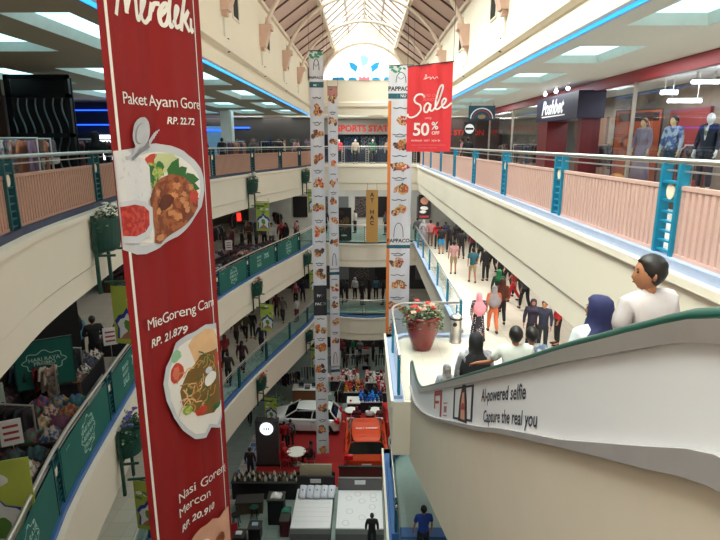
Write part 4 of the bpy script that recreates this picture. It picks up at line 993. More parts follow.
def skirt_mesh(r):
    k = ('skirt', r)
    if k in _C: return _C[k]
    m = MB(); n = 32; v = []; zs = [(.145, 1.0), (.185, .88), (.2, .7), (r*.9, .35), (r, .07)]
    for q, z in zs:
        for j in range(n): a = 2*PI*j/n; w = 1+.06*math.sin(a*8)*(1-z); v.append((q*w*math.cos(a), q*.78*w*math.sin(a), z))
    f = [(i*n+j, i*n+(j+1) % n, (i+1)*n+(j+1) % n, (i+1)*n+j) for i in range(4) for j in range(n)]+[tuple(range(n)), tuple(4*n+j for j in range(n-1, -1, -1))]
    m.add(v, f); _C[k] = m.mesh('skirt', True); return _C[k]
def hair_mesh(turn, long):
    k = ('hair', turn, long)
    if k in _C: return _C[k]
    m = MB(); n = 28; kk = 16; v = []; rd = random.Random(4)
    for i in range(kk+1):
        a = -PI/2+PI*i/kk
        for j in range(n):
            b = 2*PI*j/n; x = math.cos(a)*math.sin(b); y = math.cos(a)*math.cos(b); z = math.sin(a); q = 1+rd.uniform(-.02, .03)
            X, Y, Z = x*.088*q, y*.106*q-.014, z*.112*q+.026
            if z < -.35: X *= .92; Y = Y*.88-.008
            if y > .35: # hairline: pull the front face of the shell into the head below the forehead
                lim = .46
                if z < lim: Y = min(Y, .02+.03*(z+1)); X *= .86
            v.append((X, Y+.015, Z+1.605))
    f = [(i*n+j, i*n+(j+1) % n, (i+1)*n+(j+1) % n, (i+1)*n+j) for i in range(kk) for j in range(n)]
    m.add([rotz(p, turn) for p in v], f)
    if long: m.tube([rotz(p, turn) for p in ((0, -.06, 1.62), (0, -.10, 1.5), (0, -.12, 1.36), (0, -.12, 1.24))], [.075, .085, .08, .04], 12)
    else:
        for q in range(26):
            a = rd.uniform(0, 2*PI); b = rd.uniform(.1, .8); c = Vector((.075*math.cos(a)*b, .09*math.sin(a)*b-.005, 0)); c.z = 1.69+.02*(1-b*b)-.012*b; m.ball(*rotz(tuple(c), turn), .022, .026, .014, n=6)
    m.V = [(a, b, c-.042) for a, b, c in m.V]; _C[k] = m.mesh('hair', True); return _C[k]
def hijab_mesh(turn, big):
    k = ('hijab', turn, big)
    if k in _C: return _C[k]
    m = MB(); n = 36; rings = [(1.738, .02, .022, -.005), (1.730, .06, .07, -.005), (1.70, .088, .10, -.008), (1.64, .098, .112, -.01), (1.58, .099, .114, -.012), (1.52, .098, .108, -.012), (1.47, .112, .11, -.01), (1.42, .155, .125, 0), (1.36, .205, .145, 0), (1.28, .232, .155, 0)]
    if big: rings += [(1.16, .245, .17, 0), (1.06, .22, .165, -.02)]
    v = []; 
    for i, (z, rx, ry, oy) in enumerate(rings):
        for j in range(n):
            a = 2*PI*j/n; fx, fy = math.sin(a), math.cos(a); w = 1+(.035*math.sin(a*9+z*20) if z < 1.45 else .012*math.sin(a*7))
            X, Y = rx*fx*w, ry*fy*w+oy+.012
            if fy > .72 and 1.53 < z < 1.68: Y = .07  # face opening sinks behind the face
            zz = z-(.12*(1-abs(fx)) if big and i == len(rings)-1 else 0)
            p = (X, Y, zz); tt = turn*(1 if z > 1.5 else max(0, (z-1.36)/.14)); q = rotz(p, tt); v.append((q[0], q[1], q[2]-.042*min(1, max(0, (q[2]-1.36)/.12))))
    f = [(i*n+j, i*n+(j+1) % n, (i+1)*n+(j+1) % n, (i+1)*n+j) for i in range(len(rings)-1) for j in range(n)]
    f.append(tuple(range(n))); f.append(tuple((len(rings)-1)*n+j for j in range(n-1, -1, -1))); m.add(v, f)
    _C[k] = m.mesh('hijab', True); return _C[k]
SKN = M('skin', '#a9714f', .6, vary=.08); HAIR = M('black_hair', '#15100e', .5, vary=.2); EYEM = M('eye_dark', '#120d0b', .3); LIP = M('lip', '#8a4a40', .5); HAIR2 = M('mannequin_hair', '#7a3524', .6)
def fab(h, pat=None): return M('fabric_'+h.strip('#')+(pat or '').strip('#'), h, .8, vary=.16, scale=9, color2=pat)
for nm, c2 in (('polka', None),):
    m = bpy.data.materials.new('polka_dot_fabric'); m.use_nodes = True; nt = m.node_tree; b = nt.nodes['Principled BSDF']; tc = nt.nodes.new('ShaderNodeTexCoord'); vo = nt.nodes.new('ShaderNodeTexVoronoi'); vo.inputs['Scale'].default_value = 16; vo.inputs['Randomness'].default_value = .25
    lt = nt.nodes.new('ShaderNodeMath'); lt.operation = 'LESS_THAN'; lt.inputs[1].default_value = .30; mx = nt.nodes.new('ShaderNodeMix'); mx.data_type = 'RGBA'; mx.inputs[6].default_value = (*lin('#241a26'), 1); mx.inputs[7].default_value = (*lin('#d9d0d6'), 1)
    nt.links.new(tc.outputs['Object'], vo.inputs['Vector']); nt.links.new(vo.outputs['Distance'], lt.inputs[0]); nt.links.new(lt.outputs[0], mx.inputs[0]); nt.links.new(mx.outputs[2], b.inputs['Base Color']); POLKA = m
def stripemat(key, a, b_, sc=14):
    m = bpy.data.materials.new(key); m.use_nodes = True; nt = m.node_tree; b = nt.nodes['Principled BSDF']; tc = nt.nodes.new('ShaderNodeTexCoord'); wv = nt.nodes.new('ShaderNodeTexWave'); wv.bands_direction = 'Z'; wv.inputs['Scale'].default_value = sc
    gt = nt.nodes.new('ShaderNodeMath'); gt.operation = 'GREATER_THAN'; gt.inputs[1].default_value = .5; mx = nt.nodes.new('ShaderNodeMix'); mx.data_type = 'RGBA'; mx.inputs[6].default_value = (*lin(a), 1); mx.inputs[7].default_value = (*lin(b_), 1)
    nt.links.new(tc.outputs['Object'], wv.inputs['Vector']); nt.links.new(wv.outputs['Fac'], gt.inputs[0]); nt.links.new(gt.outputs[0], mx.inputs[0]); nt.links.new(mx.outputs[2], b.inputs['Base Color']); return m
STRIPE = stripemat('red_white_stripe', '#b5404a', '#d9c4c4')
def child(root, name, me, mats):
    o = bpy.data.objects.new(name, me); COL.objects.link(o); o.parent = root
    if len(me.materials) == 0:
        for q in mats: me.materials.append(None)
    for i, q in enumerate(mats): o.material_slots[i].link = 'OBJECT'; o.material_slots[i].material = q
    return o
def person(label, x, y, z, rz, top, bot, head='hair', hc=None, pose='stand', sl='long', legs='pants', turn=0., sc=1., group=None, skinm=None, cat='person', name='person', dz=0.):
    t = thing(name, label, cat, (x, y, z+dz), rz, group); t.scale = (sc, sc, sc)
    skinm = skinm or SKN
    child(t, 'body', body_mesh(pose, turn), [skinm, EYEM if cat == 'person' else skinm, LIP if cat == 'person' else skinm])
    child(t, 'shirt', shirt_mesh(pose, sl), [top])
    if legs == 'skirt': child(t, 'skirt', skirt_mesh(.27), [bot])
    else: child(t, 'trousers' if legs == 'pants' else 'shorts', pants_mesh(pose, legs == 'shorts'), [bot])
    child(t, 'shoes', shoes_mesh(pose), [fab('#2a2422')])
    if head == 'hair': child(t, 'hair', hair_mesh(turn, False), [hc or HAIR])
    elif head == 'long': child(t, 'hair', hair_mesh(turn, True), [hc or HAIR])
    elif head == 'hijab': child(t, 'hijab', hijab_mesh(turn, False), [hc])
    elif head == 'bighijab': child(t, 'hijab', hijab_mesh(turn, True), [hc])
    return t
def pz(px, py, z): p = onz(px, py, z); return p.x, p.y, z
WT = fab('#d9d6d6'); BK = fab('#17161a'); BRN = fab('#4a3026'); KH = fab('#a08c6c'); NV = fab('#1f2440'); RD = fab('#b3202a'); OG = fab('#e0754f'); GY = fab('#8d8d92'); PK = fab('#e89aa6'); TL = fab('#1d5560'); MR = fab('#5c1f2c')
STP = lambda y: EYE+itp(HS, y)-.98
# riders on the escalator
def rider(label, px, py, y, **k):
    d = ray(px, py); zs = EYE+stp(.9+.4*math.floor((y-.9)/.4)+.2); zh = EYE+d.z/d.y*y
    return person(label, d.x/d.y*y, y, zs, k.pop('rz', 0), k.pop('top'), k.pop('bot', BK), sc=(zh-zs)/1.563, **k)
rider('man in a pale grey T-shirt with short black hair riding the escalator, nearest the top', 651, 274, 3.5, top=fab('#bfb7b8'), sl='short', turn=1.1, rz=.35)
rider('woman in a navy blue headscarf riding the escalator below the man in grey', 600, 311, 4.15, top=fab('#cfd8dc'), head='hijab', hc=fab('#1f2350'), turn=.6, rz=.2)
rider('man in a pale T-shirt stretching his arm along the escalator handrail', 516, 336, 6.7, top=fab('#cbcfc8'), sl='short', pose='reach')
rider('man with a white patterned collar riding next to the man with outstretched arm', 532, 336, 7.2, top=fab('#c9d2de', '#5f6f8a'), sl='short')
rider('woman in a long black headscarf and grey sleeves near the foot of the escalator', 476, 342, 7.5, top=fab('#b9b9bb', '#8a8a90'), head='bighijab', hc=fab('#1a1a1d'), turn=.3)
rider('woman in a grey striped headscarf at the foot of the escalator', 447, 370, 9.6, top=fab('#9aa0ac'), head='hijab', hc=fab('#8f8a88', '#6f6a6a'), turn=.3)
# shoppers on the right third gallery
R3 = [
 ('woman in a pink headscarf and polka dot dress walking past the litter bin', 477, 342, 'bighijab', fab('#e9939f'), POLKA, POLKA, 'skirt', 'walk', 0.),
 ('woman in a grey headscarf and orange trousers walking beside the pink headscarf', 492, 333, 'bighijab', fab('#9a9498'), fab('#c9653f'), OG, 'pants', 'walk', 0.),
 ('person in rust brown top and black trousers right of the orange trousers', 500, 324, 'bighijab', fab('#5a2f22'), fab('#7c3524'), BK, 'pants', 'walk', -.1),
 ('person in a green headscarf just beyond the grey headscarf', 497, 312, 'hijab', fab('#1f7a4a'), fab('#2c4438'), BK, 'pants', 'stand', 0.),
 ('man in teal top and khaki shorts walking away in mid corridor', 472, 283, 'hair', None, TL, KH, 'shorts', 'walk', 0.),
 ('person in black carrying a bag beside the man in teal', 485, 281, 'hair', None, BK, BK, 'pants', 'stand', .2),
 ('man in red and white striped shirt and khaki shorts in mid corridor', 453, 274, 'hair', None, STRIPE, KH, 'shorts', 'stand', 0.),
 ('person in red skirt and black stockings under the right fascia', 513, 302, 'hijab', fab('#3a2a2c'), fab('#8a2c2c'), RD, 'pants', 'walk', 1.2),
 ('man in dark navy shirt standing against the right edge of the corridor', 541, 352, 'hair', None, fab('#22273a'), fab('#22242c'), 'pants', 'stand', 2.6),
 ('woman in dark purple headscarf beside the man in dark navy', 530, 350, 'hijab', fab('#2b2438'), fab('#2b2438'), BK, 'pants', 'stand', 2.9),
 ('person in a bright red top at the right edge behind the escalator', 556, 345, 'hijab', fab('#a3202a'), RD, BK, 'pants', 'stand', 1.5),
 ('person in black top with a blue bag among the distant shoppers', 441, 254, 'hair', None, BK, fab('#1f8ac0'), 'shorts', 'stand', 0.),
 ('person in a red top among the distant shoppers', 437, 249, 'hijab', fab('#2a2228'), fab('#c92030'), BK, 'pants', 'stand', 0.),
 ('person in a pale red patterned top among the distant shoppers', 430, 246, 'hair', None, fab('#d08a88'), fab('#7a5a50'), 'pants', 'stand', 0.),
 ('person in dark clothes right of the blue bag shopper', 449, 253, 'long', None, fab('#221c24'), BK, 'pants', 'walk', 0.),
 ('person in black with a white bag near the right wall', 461, 259, 'hair', None, BK, fab('#2c2a30'), 'pants', 'walk', 0.),
 ('person in grey patterned dress at the far end of the rail', 423, 246, 'hijab', fab('#c9c2c6'), fab('#8d8590', '#c9c0c6'), fab('#8d8590'), 'skirt', 'stand', 0.),
 ('small dark haired shopper next to the hanging black sign', 417, 243, 'hair', None, fab('#5a5a62'), BK, 'pants', 'stand', 0.),
 ('person in a plum coat behind the man in teal', 492, 268, 'hijab', fab('#40202e'), MR, BK, 'pants', 'walk', .3),
 ('person in black trousers and grey top low beside the shop wall', 524, 310, 'hair', None, fab('#3a3a42'), BK, 'pants', 'walk', .2),
 ('tall person in charcoal just beyond the red skirt', 507, 288, 'hair', None, fab('#26262c'), BK, 'pants', 'walk', .1),
 ('woman in brown headscarf near the middle of the shop side', 517, 293, 'hijab', fab('#4a3326'), BRN, BK, 'pants', 'walk', .2),
 ('person in dark green top by the right shops', 480, 265, 'hair', None, fab('#26382c'), BK, 'pants', 'walk', .2),
 ('person in wine red jacket by the right shops, far', 472, 258, 'long', None, fab('#5a1a26'), BK, 'pants', 'walk', .1),
 ('person in black hood far down the corridor', 456, 250, 'hijab', BK, BK, BK, 'pants', 'walk', 0.),
 ('person in dark blue far down the corridor', 445, 248, 'hair', None, NV, BK, 'pants', 'walk', 0.),
 ('person in black jacket halfway along the right shop wall', 500, 282, 'hair', None, fab('#1c1e24'), BK, 'pants', 'stand', .4),
]
for lab, px, py, hd, hc, tp, bt, lg, ps, rz in R3:
    x, y, z = pz(px, py, Z3); person(lab, min(x, 6.5), y if x < 6.5 else y*6.5/x, z, rz, tp, bt, head=hd, hc=hc, legs=lg, pose=ps, sl='short' if lg == 'shorts' else 'long')
person('man in bright blue and white shirt on the lower landing, cut by the frame', 1.66, 12.95, Z2+.03, .1, fab('#1f3f9a'), BK, sl='short')
# left second gallery
L2P = [
 ('person in dark hooded top walking near the red banner on second gallery', 229, 385, 'hair', None, fab('#2a2226'), BK, 'pants', 'walk', .1),
 ('woman in maroon walking close to the glass, second gallery left', 243, 372, 'long', None, fab('#4a2430'), BK, 'pants', 'walk', 0.),
 ('person in a red top at the shops, second gallery left', 226, 365, 'hijab', fab('#7a1f28'), fab('#8a2028'), BK, 'pants', 'walk', .6),
 ('person in brown among the walkers on second gallery', 237, 345, 'hair', None, fab('#4f3a30'), fab('#26201f'), 'pants', 'walk', 3.),
 ('person in olive beside the lime poster on second gallery', 246, 340, 'hair', None, fab('#4a4a34'), BK, 'pants', 'walk', 3.1),
 ('person in black left of the lime poster on second gallery', 253, 338, 'hair', None, BK, BK, 'pants', 'stand', 3.),
 ('person in grey right of the lime poster on second gallery', 283, 322, 'hair', None, fab('#6a6660'), fab('#2a2a2c'), 'pants', 'walk', 3.),
 ('person in maroon farther along second gallery', 277, 318, 'hijab', fab('#5a2a34'), MR, BK, 'pants', 'walk', .2),
 ('person in white top leaning by the teal glass on second gallery', 297, 322, 'hair', None, fab('#c0b9b4'), fab('#5a2430'), 'pants', 'stand', 1.),
 ('person in dark blue near the first teal post, second gallery', 262, 352, 'hair', None, NV, BK, 'pants', 'walk', 3.),
 ('person in black coat by the shops behind, second gallery', 268, 320, 'hijab', BK, BK, BK, 'pants', 'stand', 2.),
 ('person in rust red at the shops behind, second gallery', 239, 332, 'hair', None, fab('#6a2a1c'), BK, 'pants', 'walk', 1.),
 ('woman in pink far along the second gallery left', 296, 305, 'hijab', fab('#c08088'), fab('#9a4a58'), BK, 'pants', 'stand', .3),
 ('person in navy far along the second gallery left', 303, 302, 'hair', None, NV, BK, 'pants', 'walk', .3),
]
for lab, px, py, hd, hc, tp, bt, lg, ps, rz in L2P:
    x, y, z = pz(px, py, Z2); person(lab, x, y, z, rz, tp, bt, head=hd, hc=hc, legs=lg, pose=ps)
# ground floor
def gperson(lab, px, py, hd, hc, tp, bt, lg='pants', ps='stand', rz=0., dz=0.):
    x, y, z = pz(px, py, 0.); return person(lab, x, y, z, rz, tp, bt, head=hd, hc=hc, legs=lg, pose=ps, dz=dz)
gperson('person in black walking on the pale floor left of the clock totem', 250, 425, 'hair', None, BK, BK, ps='walk')
gperson('person in dark maroon standing at the left edge of the red carpet', 251, 478, 'hair', None, fab('#2a1a20'), fab('#201418'))
gperson('person in striped top in front of the white car door', 291, 447, 'hair', None, fab('#3a3038', '#8a8090'), BK)
gperson('child in red standing before the white car', 285, 449, 'hair', None, RD, BK)
gperson('person in black far left under the second gallery', 262, 400, 'hijab', BK, BK, BK)
for lab, x, c, hd in (('person in maroon headscarf seated behind the orange car, left', -.4, MR, 'hijab'), ('person in a white shirt seated behind the orange car, middle', .35, WT, 'hair'), ('person in brown seated behind the orange car, right', 1.0, fab('#5a3028'), 'hair')):
    person(lab, x, 29.0, .03, 0., c, MR, head=hd, hc=MR if hd == 'hijab' else None, pose='sit', dz=-.34)
gperson('shopper in black by the white promotion table', 366, 410, 'hair', None, BK, BK, rz=2.)
gperson('shopper in a dark jacket near the toy stalls', 375, 408, 'long', None, fab('#26303a'), BK, rz=2.)
for i, (px, py, c, w_) in enumerate(((342, 352, '#8a2a30', 'maroon'), (348, 349, '#2a2a30', 'charcoal'), (353, 350, '#1f7a4a', 'bright green'), (360, 352, '#7a7a80', 'grey'), (367, 350, '#17171a', 'black'), (373, 353, '#3a2a26', 'dark brown'), (381, 350, '#22242c', 'midnight'), (366, 357, '#b5282e', 'red'), (357, 360, '#d5d2cc', 'white'), (345, 362, '#4a4a50', 'slate'))):
    gperson('distant shopper in %s under the far second gallery' % w_, px, py+8, 'hair' if i % 3 else 'hijab', None if i % 3 else fab(c), fab(c), BK, rz=i)
# far galleries
for i, (px, c, w_) in enumerate(((341, '#17171a', 'black'), (347, '#2e2e36', 'charcoal'), (355, '#cfd2d4', 'white'), (362, '#1a1c26', 'midnight blue'), (369, '#2a2226', 'plum'), (376, '#3f6f8a', 'steel blue'), (383, '#20242a', 'slate'))):
    d = ray(px, 292); Y = 37.6+(i % 3)*.7; person('shopper in %s behind the glass of the far second gallery' % w_, d.x/d.y*Y, Y, Z2, i*1.3, fab(c), BK, head='hair' if i % 2 else 'hijab', hc=None if i % 2 else fab(c))
for i, (px, c, w_) in enumerate(((345, '#1a1a1e', 'black'), (355, '#d2d0cc', 'white'), (386, '#5f6468', 'grey'), (325, '#2a2a30', 'charcoal'))):
    d = ray(px, 212); Y = 38.4+(i % 2)*.8; person('shopper in %s on the far third gallery' % w_, d.x/d.y*Y, Y, Z3, i*1.1, fab(c), BK, head='hair')
for i, (px, py, c, w_) in enumerate(((222, 140, '#17171a', 'black'), (270, 142, '#22305a', 'navy'), (296, 142, '#b08088', 'dusty pink'), (253, 143, '#6a5a50', 'taupe'), (283, 144, '#c0b8b0', 'off white'), (96, 135, '#0f0f12', 'deep black'))):
    d = ray(px, 145); Y = (30, 33, 37, 29, 36.5, 14)[i]; person('shopper in %s behind the railing of the left top gallery' % w_, d.x/d.y*Y, Y, Z4, i*1.3, fab(c), BK, head='hair' if i % 2 == 0 else 'hijab', hc=None if i % 2 == 0 else fab(c))
for i, (px, c, w_) in enumerate(((468, '#15151a', 'black'), (462, '#c98a90', 'pale pink'))):
    d = ray(px, 145); Y = 27+i*3; person('shopper in %s seen beyond the sale banner on the top gallery' % w_, d.x/d.y*Y, Y, Z4, i*1.3, fab(c), BK, head='hair')
# ------------------------------------------------------------------ garments, racks, tables
def garment_mesh():
    m = MB(); m.prism([(-.12, 0), (-.22, -.06), (-.30, -.34), (-.23, -.36), (-.19, -.2), (-.2, -.72), (.2, -.72), (.19, -.2), (.23, -.36), (.30, -.34), (.22, -.06), (.12, 0), (.05, -.05), (-.05, -.05)], 'y', -.022, .022)
    return m.mesh('garment', True)
GARM = garment_mesh(); PANTSG = MB().prism([(-.16, 0), (-.2, -.8), (-.05, -.8), (0, -.3), (.05, -.8), (.2, -.8), (.16, 0)], 'y', -.02, .02).mesh('garment_long', True)
PAL = {'dark': ['#2a2028', '#17151a', '#3a2a30', '#4a3038', '#5f2a34', '#26303a', '#6a5a58'], 'mixed': ['#7a2430', '#2a2a34', '#a07a6a', '#40506a', '#8d8d92', '#3a2a30', '#c9c2ba', '#1f4a4a'], 'pastel': ['#b08a94', '#d2c4be', '#8a6a84', '#c0765a', '#a8a0ac', '#6a4a5c'], 'kids': ['#2a4f7a', '#8a2a30', '#a8988a', '#3a6a50', '#5f2f46', '#8a7444']}
_g = [0]
def rack(label, x, y, z, rz, n, pal, glabel, L=1.3, h=1.45, grp=None, two=False):
    x, y = settle(x, y, z, rz, L-.3, .36, 4)
    t = thing('clothes_rack', label, 'clothes rack', (x, y, z), rz)
    m = MB()
    for s in (-1, 1):
        m.tube([(s*L/2, 0, .05), (s*L/2, 0, h)], .018, 8); m.tube([(s*L/2, -.26, .04), (s*L/2, .26, .04)], .018, 8)
    m.build('frame', STEEL, t); MB().tube([(-L/2-.02, 0, h), (L/2+.02, 0, h)], .018, 8).build('bar', STEEL, t)
    cs, sn = math.cos(rz), math.sin(rz)
    for k in range(n):
        u = -L/2+.1+(L-.2)*k/max(1, n-1); c = random.choice(PAL[pal])
        me = GARM if random.random() < .75 else PANTSG
        o = bpy.data.objects.new('hanging_garment', me); COL.objects.link(o)
        if len(me.materials) == 0: me.materials.append(None)
        o.material_slots[0].link = 'OBJECT'; o.material_slots[0].material = fab(c, random.choice(PAL[pal]) if random.random() < .3 else None)
        o.location = (x+cs*u, y+sn*u, z+h-.035); o.rotation_euler = (0, 0, rz+PI/2+random.uniform(-.25, .25)); o.scale = (.9, 1, random.uniform(.8, 1.15))
        tag(o, glabel, 'garment', glabel)
    return t
def fold_mesh():
    m = MB(); rd = random.Random(2)
    for k in range(3): m.box(rd.uniform(-.01, .01), rd.uniform(-.01, .01), .03+k*.045, .30, .24, .04, rd.uniform(-.1, .1))
    return m.mesh('folded')
def heap_mesh(seed):
    m = MB(); rd = random.Random(seed); n = 10; g = 9; v = []
    for j in range(g):
        for i in range(g):
            x = (i/(g-1)-.5)*.5; y = (j/(g-1)-.5)*.42; e = max(0, 1-(2*abs(i/(g-1)-.5))**3)*max(0, 1-(2*abs(j/(g-1)-.5))**3)
            v.append((x+rd.uniform(-.02, .02), y+rd.uniform(-.02, .02), e*(.10+rd.uniform(-.03, .07))))
    f = [(j*g+i, j*g+i+1, (j+1)*g+i+1, (j+1)*g+i) for j in range(g-1) for i in range(g-1)]
    b = [j*g for j in range(g)]; rim = list(range(g))+[j*g+g-1 for j in range(1, g)]+[(g-1)*g+i for i in range(g-2, -1, -1)]+[j*g for j in range(g-2, 0, -1)]
    f.append(tuple(reversed(rim))); m.add(v, f); return m.mesh('heap', True)
FOLD = fold_mesh(); HEAPS = [heap_mesh(k) for k in range(3)]
def setm(o, m):
    if len(o.data.materials) == 0: o.data.materials.append(None)
    o.material_slots[0].link = 'OBJECT'; o.material_slots[0].material = m
TBW = M('stall_wood', '#5a4636', .6, vary=.2)
def stall(label, x, y, z, rz, W, D, pal, glabel, h=.8, nx=4, ny=2, top=None, single='heap'):
    x, y = settle(x, y, z, rz, W-D+.1, D/2-.05, 4)
    t = thing('stall_table', label, 'table', (x, y, z), rz)
    MB().bb(-W/2, W/2, -D/2, D/2, h-.04, h).build('tabletop', top or TBW, t); 
    m = MB()
    MB().bb(-W/2+.04, W/2-.04, -D/2+.03, D/2-.03, .3, h-.04).build('skirt', fab('#2c2630'), t)
    for a in (-1, 1):
        for b in (-1, 1): MB().bb(a*(W/2-.05)-.03, a*(W/2-.05)+.03, b*(D/2-.05)-.03, b*(D/2-.05)+.03, 0, h-.04).build('leg', TBW, t)
    cs, sn = math.cos(rz), math.sin(rz)
    for i in range(nx):
        for j in range(ny):
            u = (i+.5)/nx*W-W/2; v = (j+.5)/ny*D-D/2; me = HEAPS[(i+j) % 3] if single == 'heap' else FOLD
            o = bpy.data.objects.new('clothing_pile', me); COL.objects.link(o); setm(o, fab(random.choice(PAL[pal]), random.choice(PAL[pal])))
            o.location = (x+cs*u-sn*v, y+sn*u+cs*v, z+h); o.rotation_euler = (0, 0, rz+random.uniform(-.3, .3)); o.scale = (W/nx/.5, D/ny/.42, 1.35); tag(o, glabel, 'clothing pile', glabel)
    return t
# left third gallery
L3P = [
 ('person in black with raised phone behind clothes tables on left third gallery', 98, 372, 'hair', None, BK, BK, 'pants', 'fold', .6),
 ('person in a light blue top beside the person in black on the left', 84, 370, 'long', None, fab('#4f93b0'), BK, 'pants', 'stand', 1.2),
 ('person in dark coat bending over stalls right of the red banner', 243, 258, 'hair', None, BK, BK, 'pants', 'fold', -1.2),
 ('shopper in charcoal between the lime posters on the left third gallery', 257, 253, 'hijab', fab('#3a3a40'), fab('#3a3a44'), BK, 'pants', 'fold', -1.5),
 ('person in white top standing behind the stalls, third gallery left', 272, 250, 'hair', None, fab('#c9c9c6'), fab('#4a4a55'), 'pants', 'stand', 3.),
 ('person in red scarf behind the stalls, third gallery left', 279, 240, 'hijab', fab('#b03038'), fab('#7a2a30'), BK, 'pants', 'stand', 3.),
 ('person in pink headscarf at the far stalls on the left', 296, 226, 'hijab', fab('#c98a90'), fab('#8a5a62'), BK, 'pants', 'stand', 2.),
 ('person in brown bending over the second row of stalls, third gallery left', 250, 245, 'hair', None, BRN, BK, 'pants', 'fold', 2.6),
 ('person in grey hood by the green planter, third gallery left', 266, 240, 'hijab', fab('#55555c'), fab('#55555c'), BK, 'pants', 'stand', 2.9),
 ('shopper in deep maroon beside the red glowing sign, third gallery left', 233, 255, 'hair', None, MR, BK, 'pants', 'stand', 2.2),
 ('person in teal green clothes far along the third gallery left', 300, 220, 'hair', None, fab('#2a6a66'), BK, 'pants', 'stand', 2.),
 ('person in black far along the third gallery left beside the poster', 289, 226, 'long', None, BK, BK, 'pants', 'stand', 2.5),
 ('shopper in dark brown near the red sign on left third gallery', 226, 262, 'hijab', fab('#2c2420'), BRN, BK, 'pants', 'stand', -1.),
]
for lab, px, py, hd, hc, tp, bt, lg, ps, rz in L3P:
    x, y, z = pz(px, py, Z3); k = min(1, 33/y); x, y = settle(x*k, y*k, z, 0, 0, .28, 1, (-.1, .06)); person(lab, x, y, z, rz, tp, bt, head=hd, hc=hc, legs=lg, pose=ps)
# left third gallery: stalls along the rail, racks behind
_px, _py = onz(66, 398, Z3); REG.extend((a, b, c, Z3) for a, b, c in circles(_px-.6, _py+1.0, .5, 1.1, .2, 4)); _px, _py = onz(48, 385, Z3+.9); REG.extend((a, b, c, Z3) for a, b, c in circles(_px, _py, .55, .9, .15, 4)); REG.append((-5.45, 7.0, .35, Z3))
for i, (y, pal, wl) in enumerate(((8.3, 'mixed', 'nearest the bottom left corner'), (10.35, 'kids', 'above the patterned green panel'), (12.4, 'mixed', 'just left of the big red banner'), (14.4, 'dark', 'behind the left edge of the big red banner'), (21.2, 'dark', 'right of the big red banner'), (23.4, 'mixed', 'above the 70 percent panel'), (25.6, 'dark', 'below the far red sign'), (27.7, 'mixed', 'before the menu banner'), (29.6, 'dark', 'next to the tall menu banner'))):
    d = ltan(y); a = math.atan2(d.y, d.x); n = Vector((-d.y, d.x)); c = Vector((XL(y), y))+n*1.0
    stall('low market table behind the left rail, '+wl, c.x, c.y, Z3, a, 1.9, 1.1, pal, 'loose clothing piled on the market table '+wl, nx=4, ny=3)
for i, (y, pal, wl) in enumerate(((21.6, 'dark', 'right of the big red banner'), (24.0, 'dark', 'in the middle'), (26.4, 'mixed', 'towards the corner'), (28.6, 'dark', 'at the corner'), (9.3, 'dark', 'at lower left'), (11.6, 'dark', 'below the nearest lime poster'), (13.8, 'dark', 'left of the red banner edge'))):
    d = ltan(y); a = math.atan2(d.y, d.x); n = Vector((-d.y, d.x)); c = Vector((XL(y), y))+n*2.6
    stall('second row market table on the left third gallery, '+wl, c.x, c.y, Z3, a, 2.0, 1.0, pal, 'clothing piled on the second row table '+wl, nx=4, ny=2)
for i, (y, pal, wl) in enumerate(((9.8, 'dark', 'lower left'), (12.2, 'mixed', 'below the lime poster'), (14.6, 'dark', 'left of the red banner'), (24.6, 'dark', 'right of the red banner'), (27.4, 'dark', 'at the corner'))):
    d = ltan(y); a = math.atan2(d.y, d.x); n = Vector((-d.y, d.x)); c = Vector((XL(y), y))+n*4.2
    stall('third row market table on the left third gallery, '+wl, c.x, c.y, Z3, a, 2.0, 1.0, pal, 'clothing piled on the third row table '+wl, nx=4, ny=2)
for i, (px, py, pal, wl) in enumerate(((52, 470, 'dark', 'in the lower left stall'), (20, 430, 'mixed', 'at the left picture edge'), (95, 400, 'dark', 'behind the green panels'), (105, 375, 'dark', 'under the black clad shopper'), (70, 420, 'mixed', 'below the green emblem board'), (215, 275, 'dark', 'beside the red banner edge'), (268, 243, 'mixed', 'amid the far stalls'), (290, 232, 'dark', 'at the last stall'))):
    x, y = onz(px, py, Z3); d = ltan(y); x -= .9; a = math.atan2(d.y, d.x)
    rack('steel clothes rack '+wl+' on the left third gallery', x, y, Z3, a+(.4 if i % 2 else 1.3), 9, pal, 'garment hanging on the rack '+wl, L=1.5)
# hanging green emblem board and price cards
def board(name, label, cat, x, y, z, rz, w, h, m, draw=None, th=.02, frame=None):
    t = thing(name, label, cat, (x, y, z), rz); fm = lambda u, v, hh: (u-w/2, -hh, v)
    cloth_body(fm, [0, w], [0, h], th).build('panel', m, t)
    if draw: s = Sheet(fm, []); draw(s, w, h); s.done('print', t, world=False)
    if frame:
        q = MB(); q.bb(-w/2-.03, w/2+.03, -.01, .03, -.03, 0); q.bb(-w/2-.03, w/2+.03, -.01, .03, h, h+.03); q.bb(-w/2-.03, -w/2, -.01, .03, 0, h); q.bb(w/2, w/2+.03, -.01, .03, 0, h); q.build('frame', frame, t)
    return t
def emblem(s, w, h):
    c = w/2; R_ = [(c+(.36*w+.03*w*math.cos(8*th))*math.cos(th), h*.55+(.20*w+.03*w*math.cos(8*th))*math.sin(th)) for th in frange(0, 2*PI, 48)]; s.stroke(R_, .02, GT)
    s.text('HARI RAYA', c, h*.56, w*.11, GT, off=.02, align='CENTER'); s.text('PROMO', c, h*.47, w*.11, GT, off=.02, align='CENTER'); s.rect(w*.3, w*.7, h*.2, h*.22, GT)
x, y = onz(48, 385, Z3+.9); board('sign_board', 'dark green board with white emblem standing among the left stalls', 'sign', x, y, Z3+.9, .55, 1.15, 1.1, GP, emblem, frame=TEALG)
MB_ = MB
def card(s, w, h):
    for k in range(3): s.rect(w*.15, w*.85, h*(.2+.25*k), h*(.3+.25*k), A_RED)
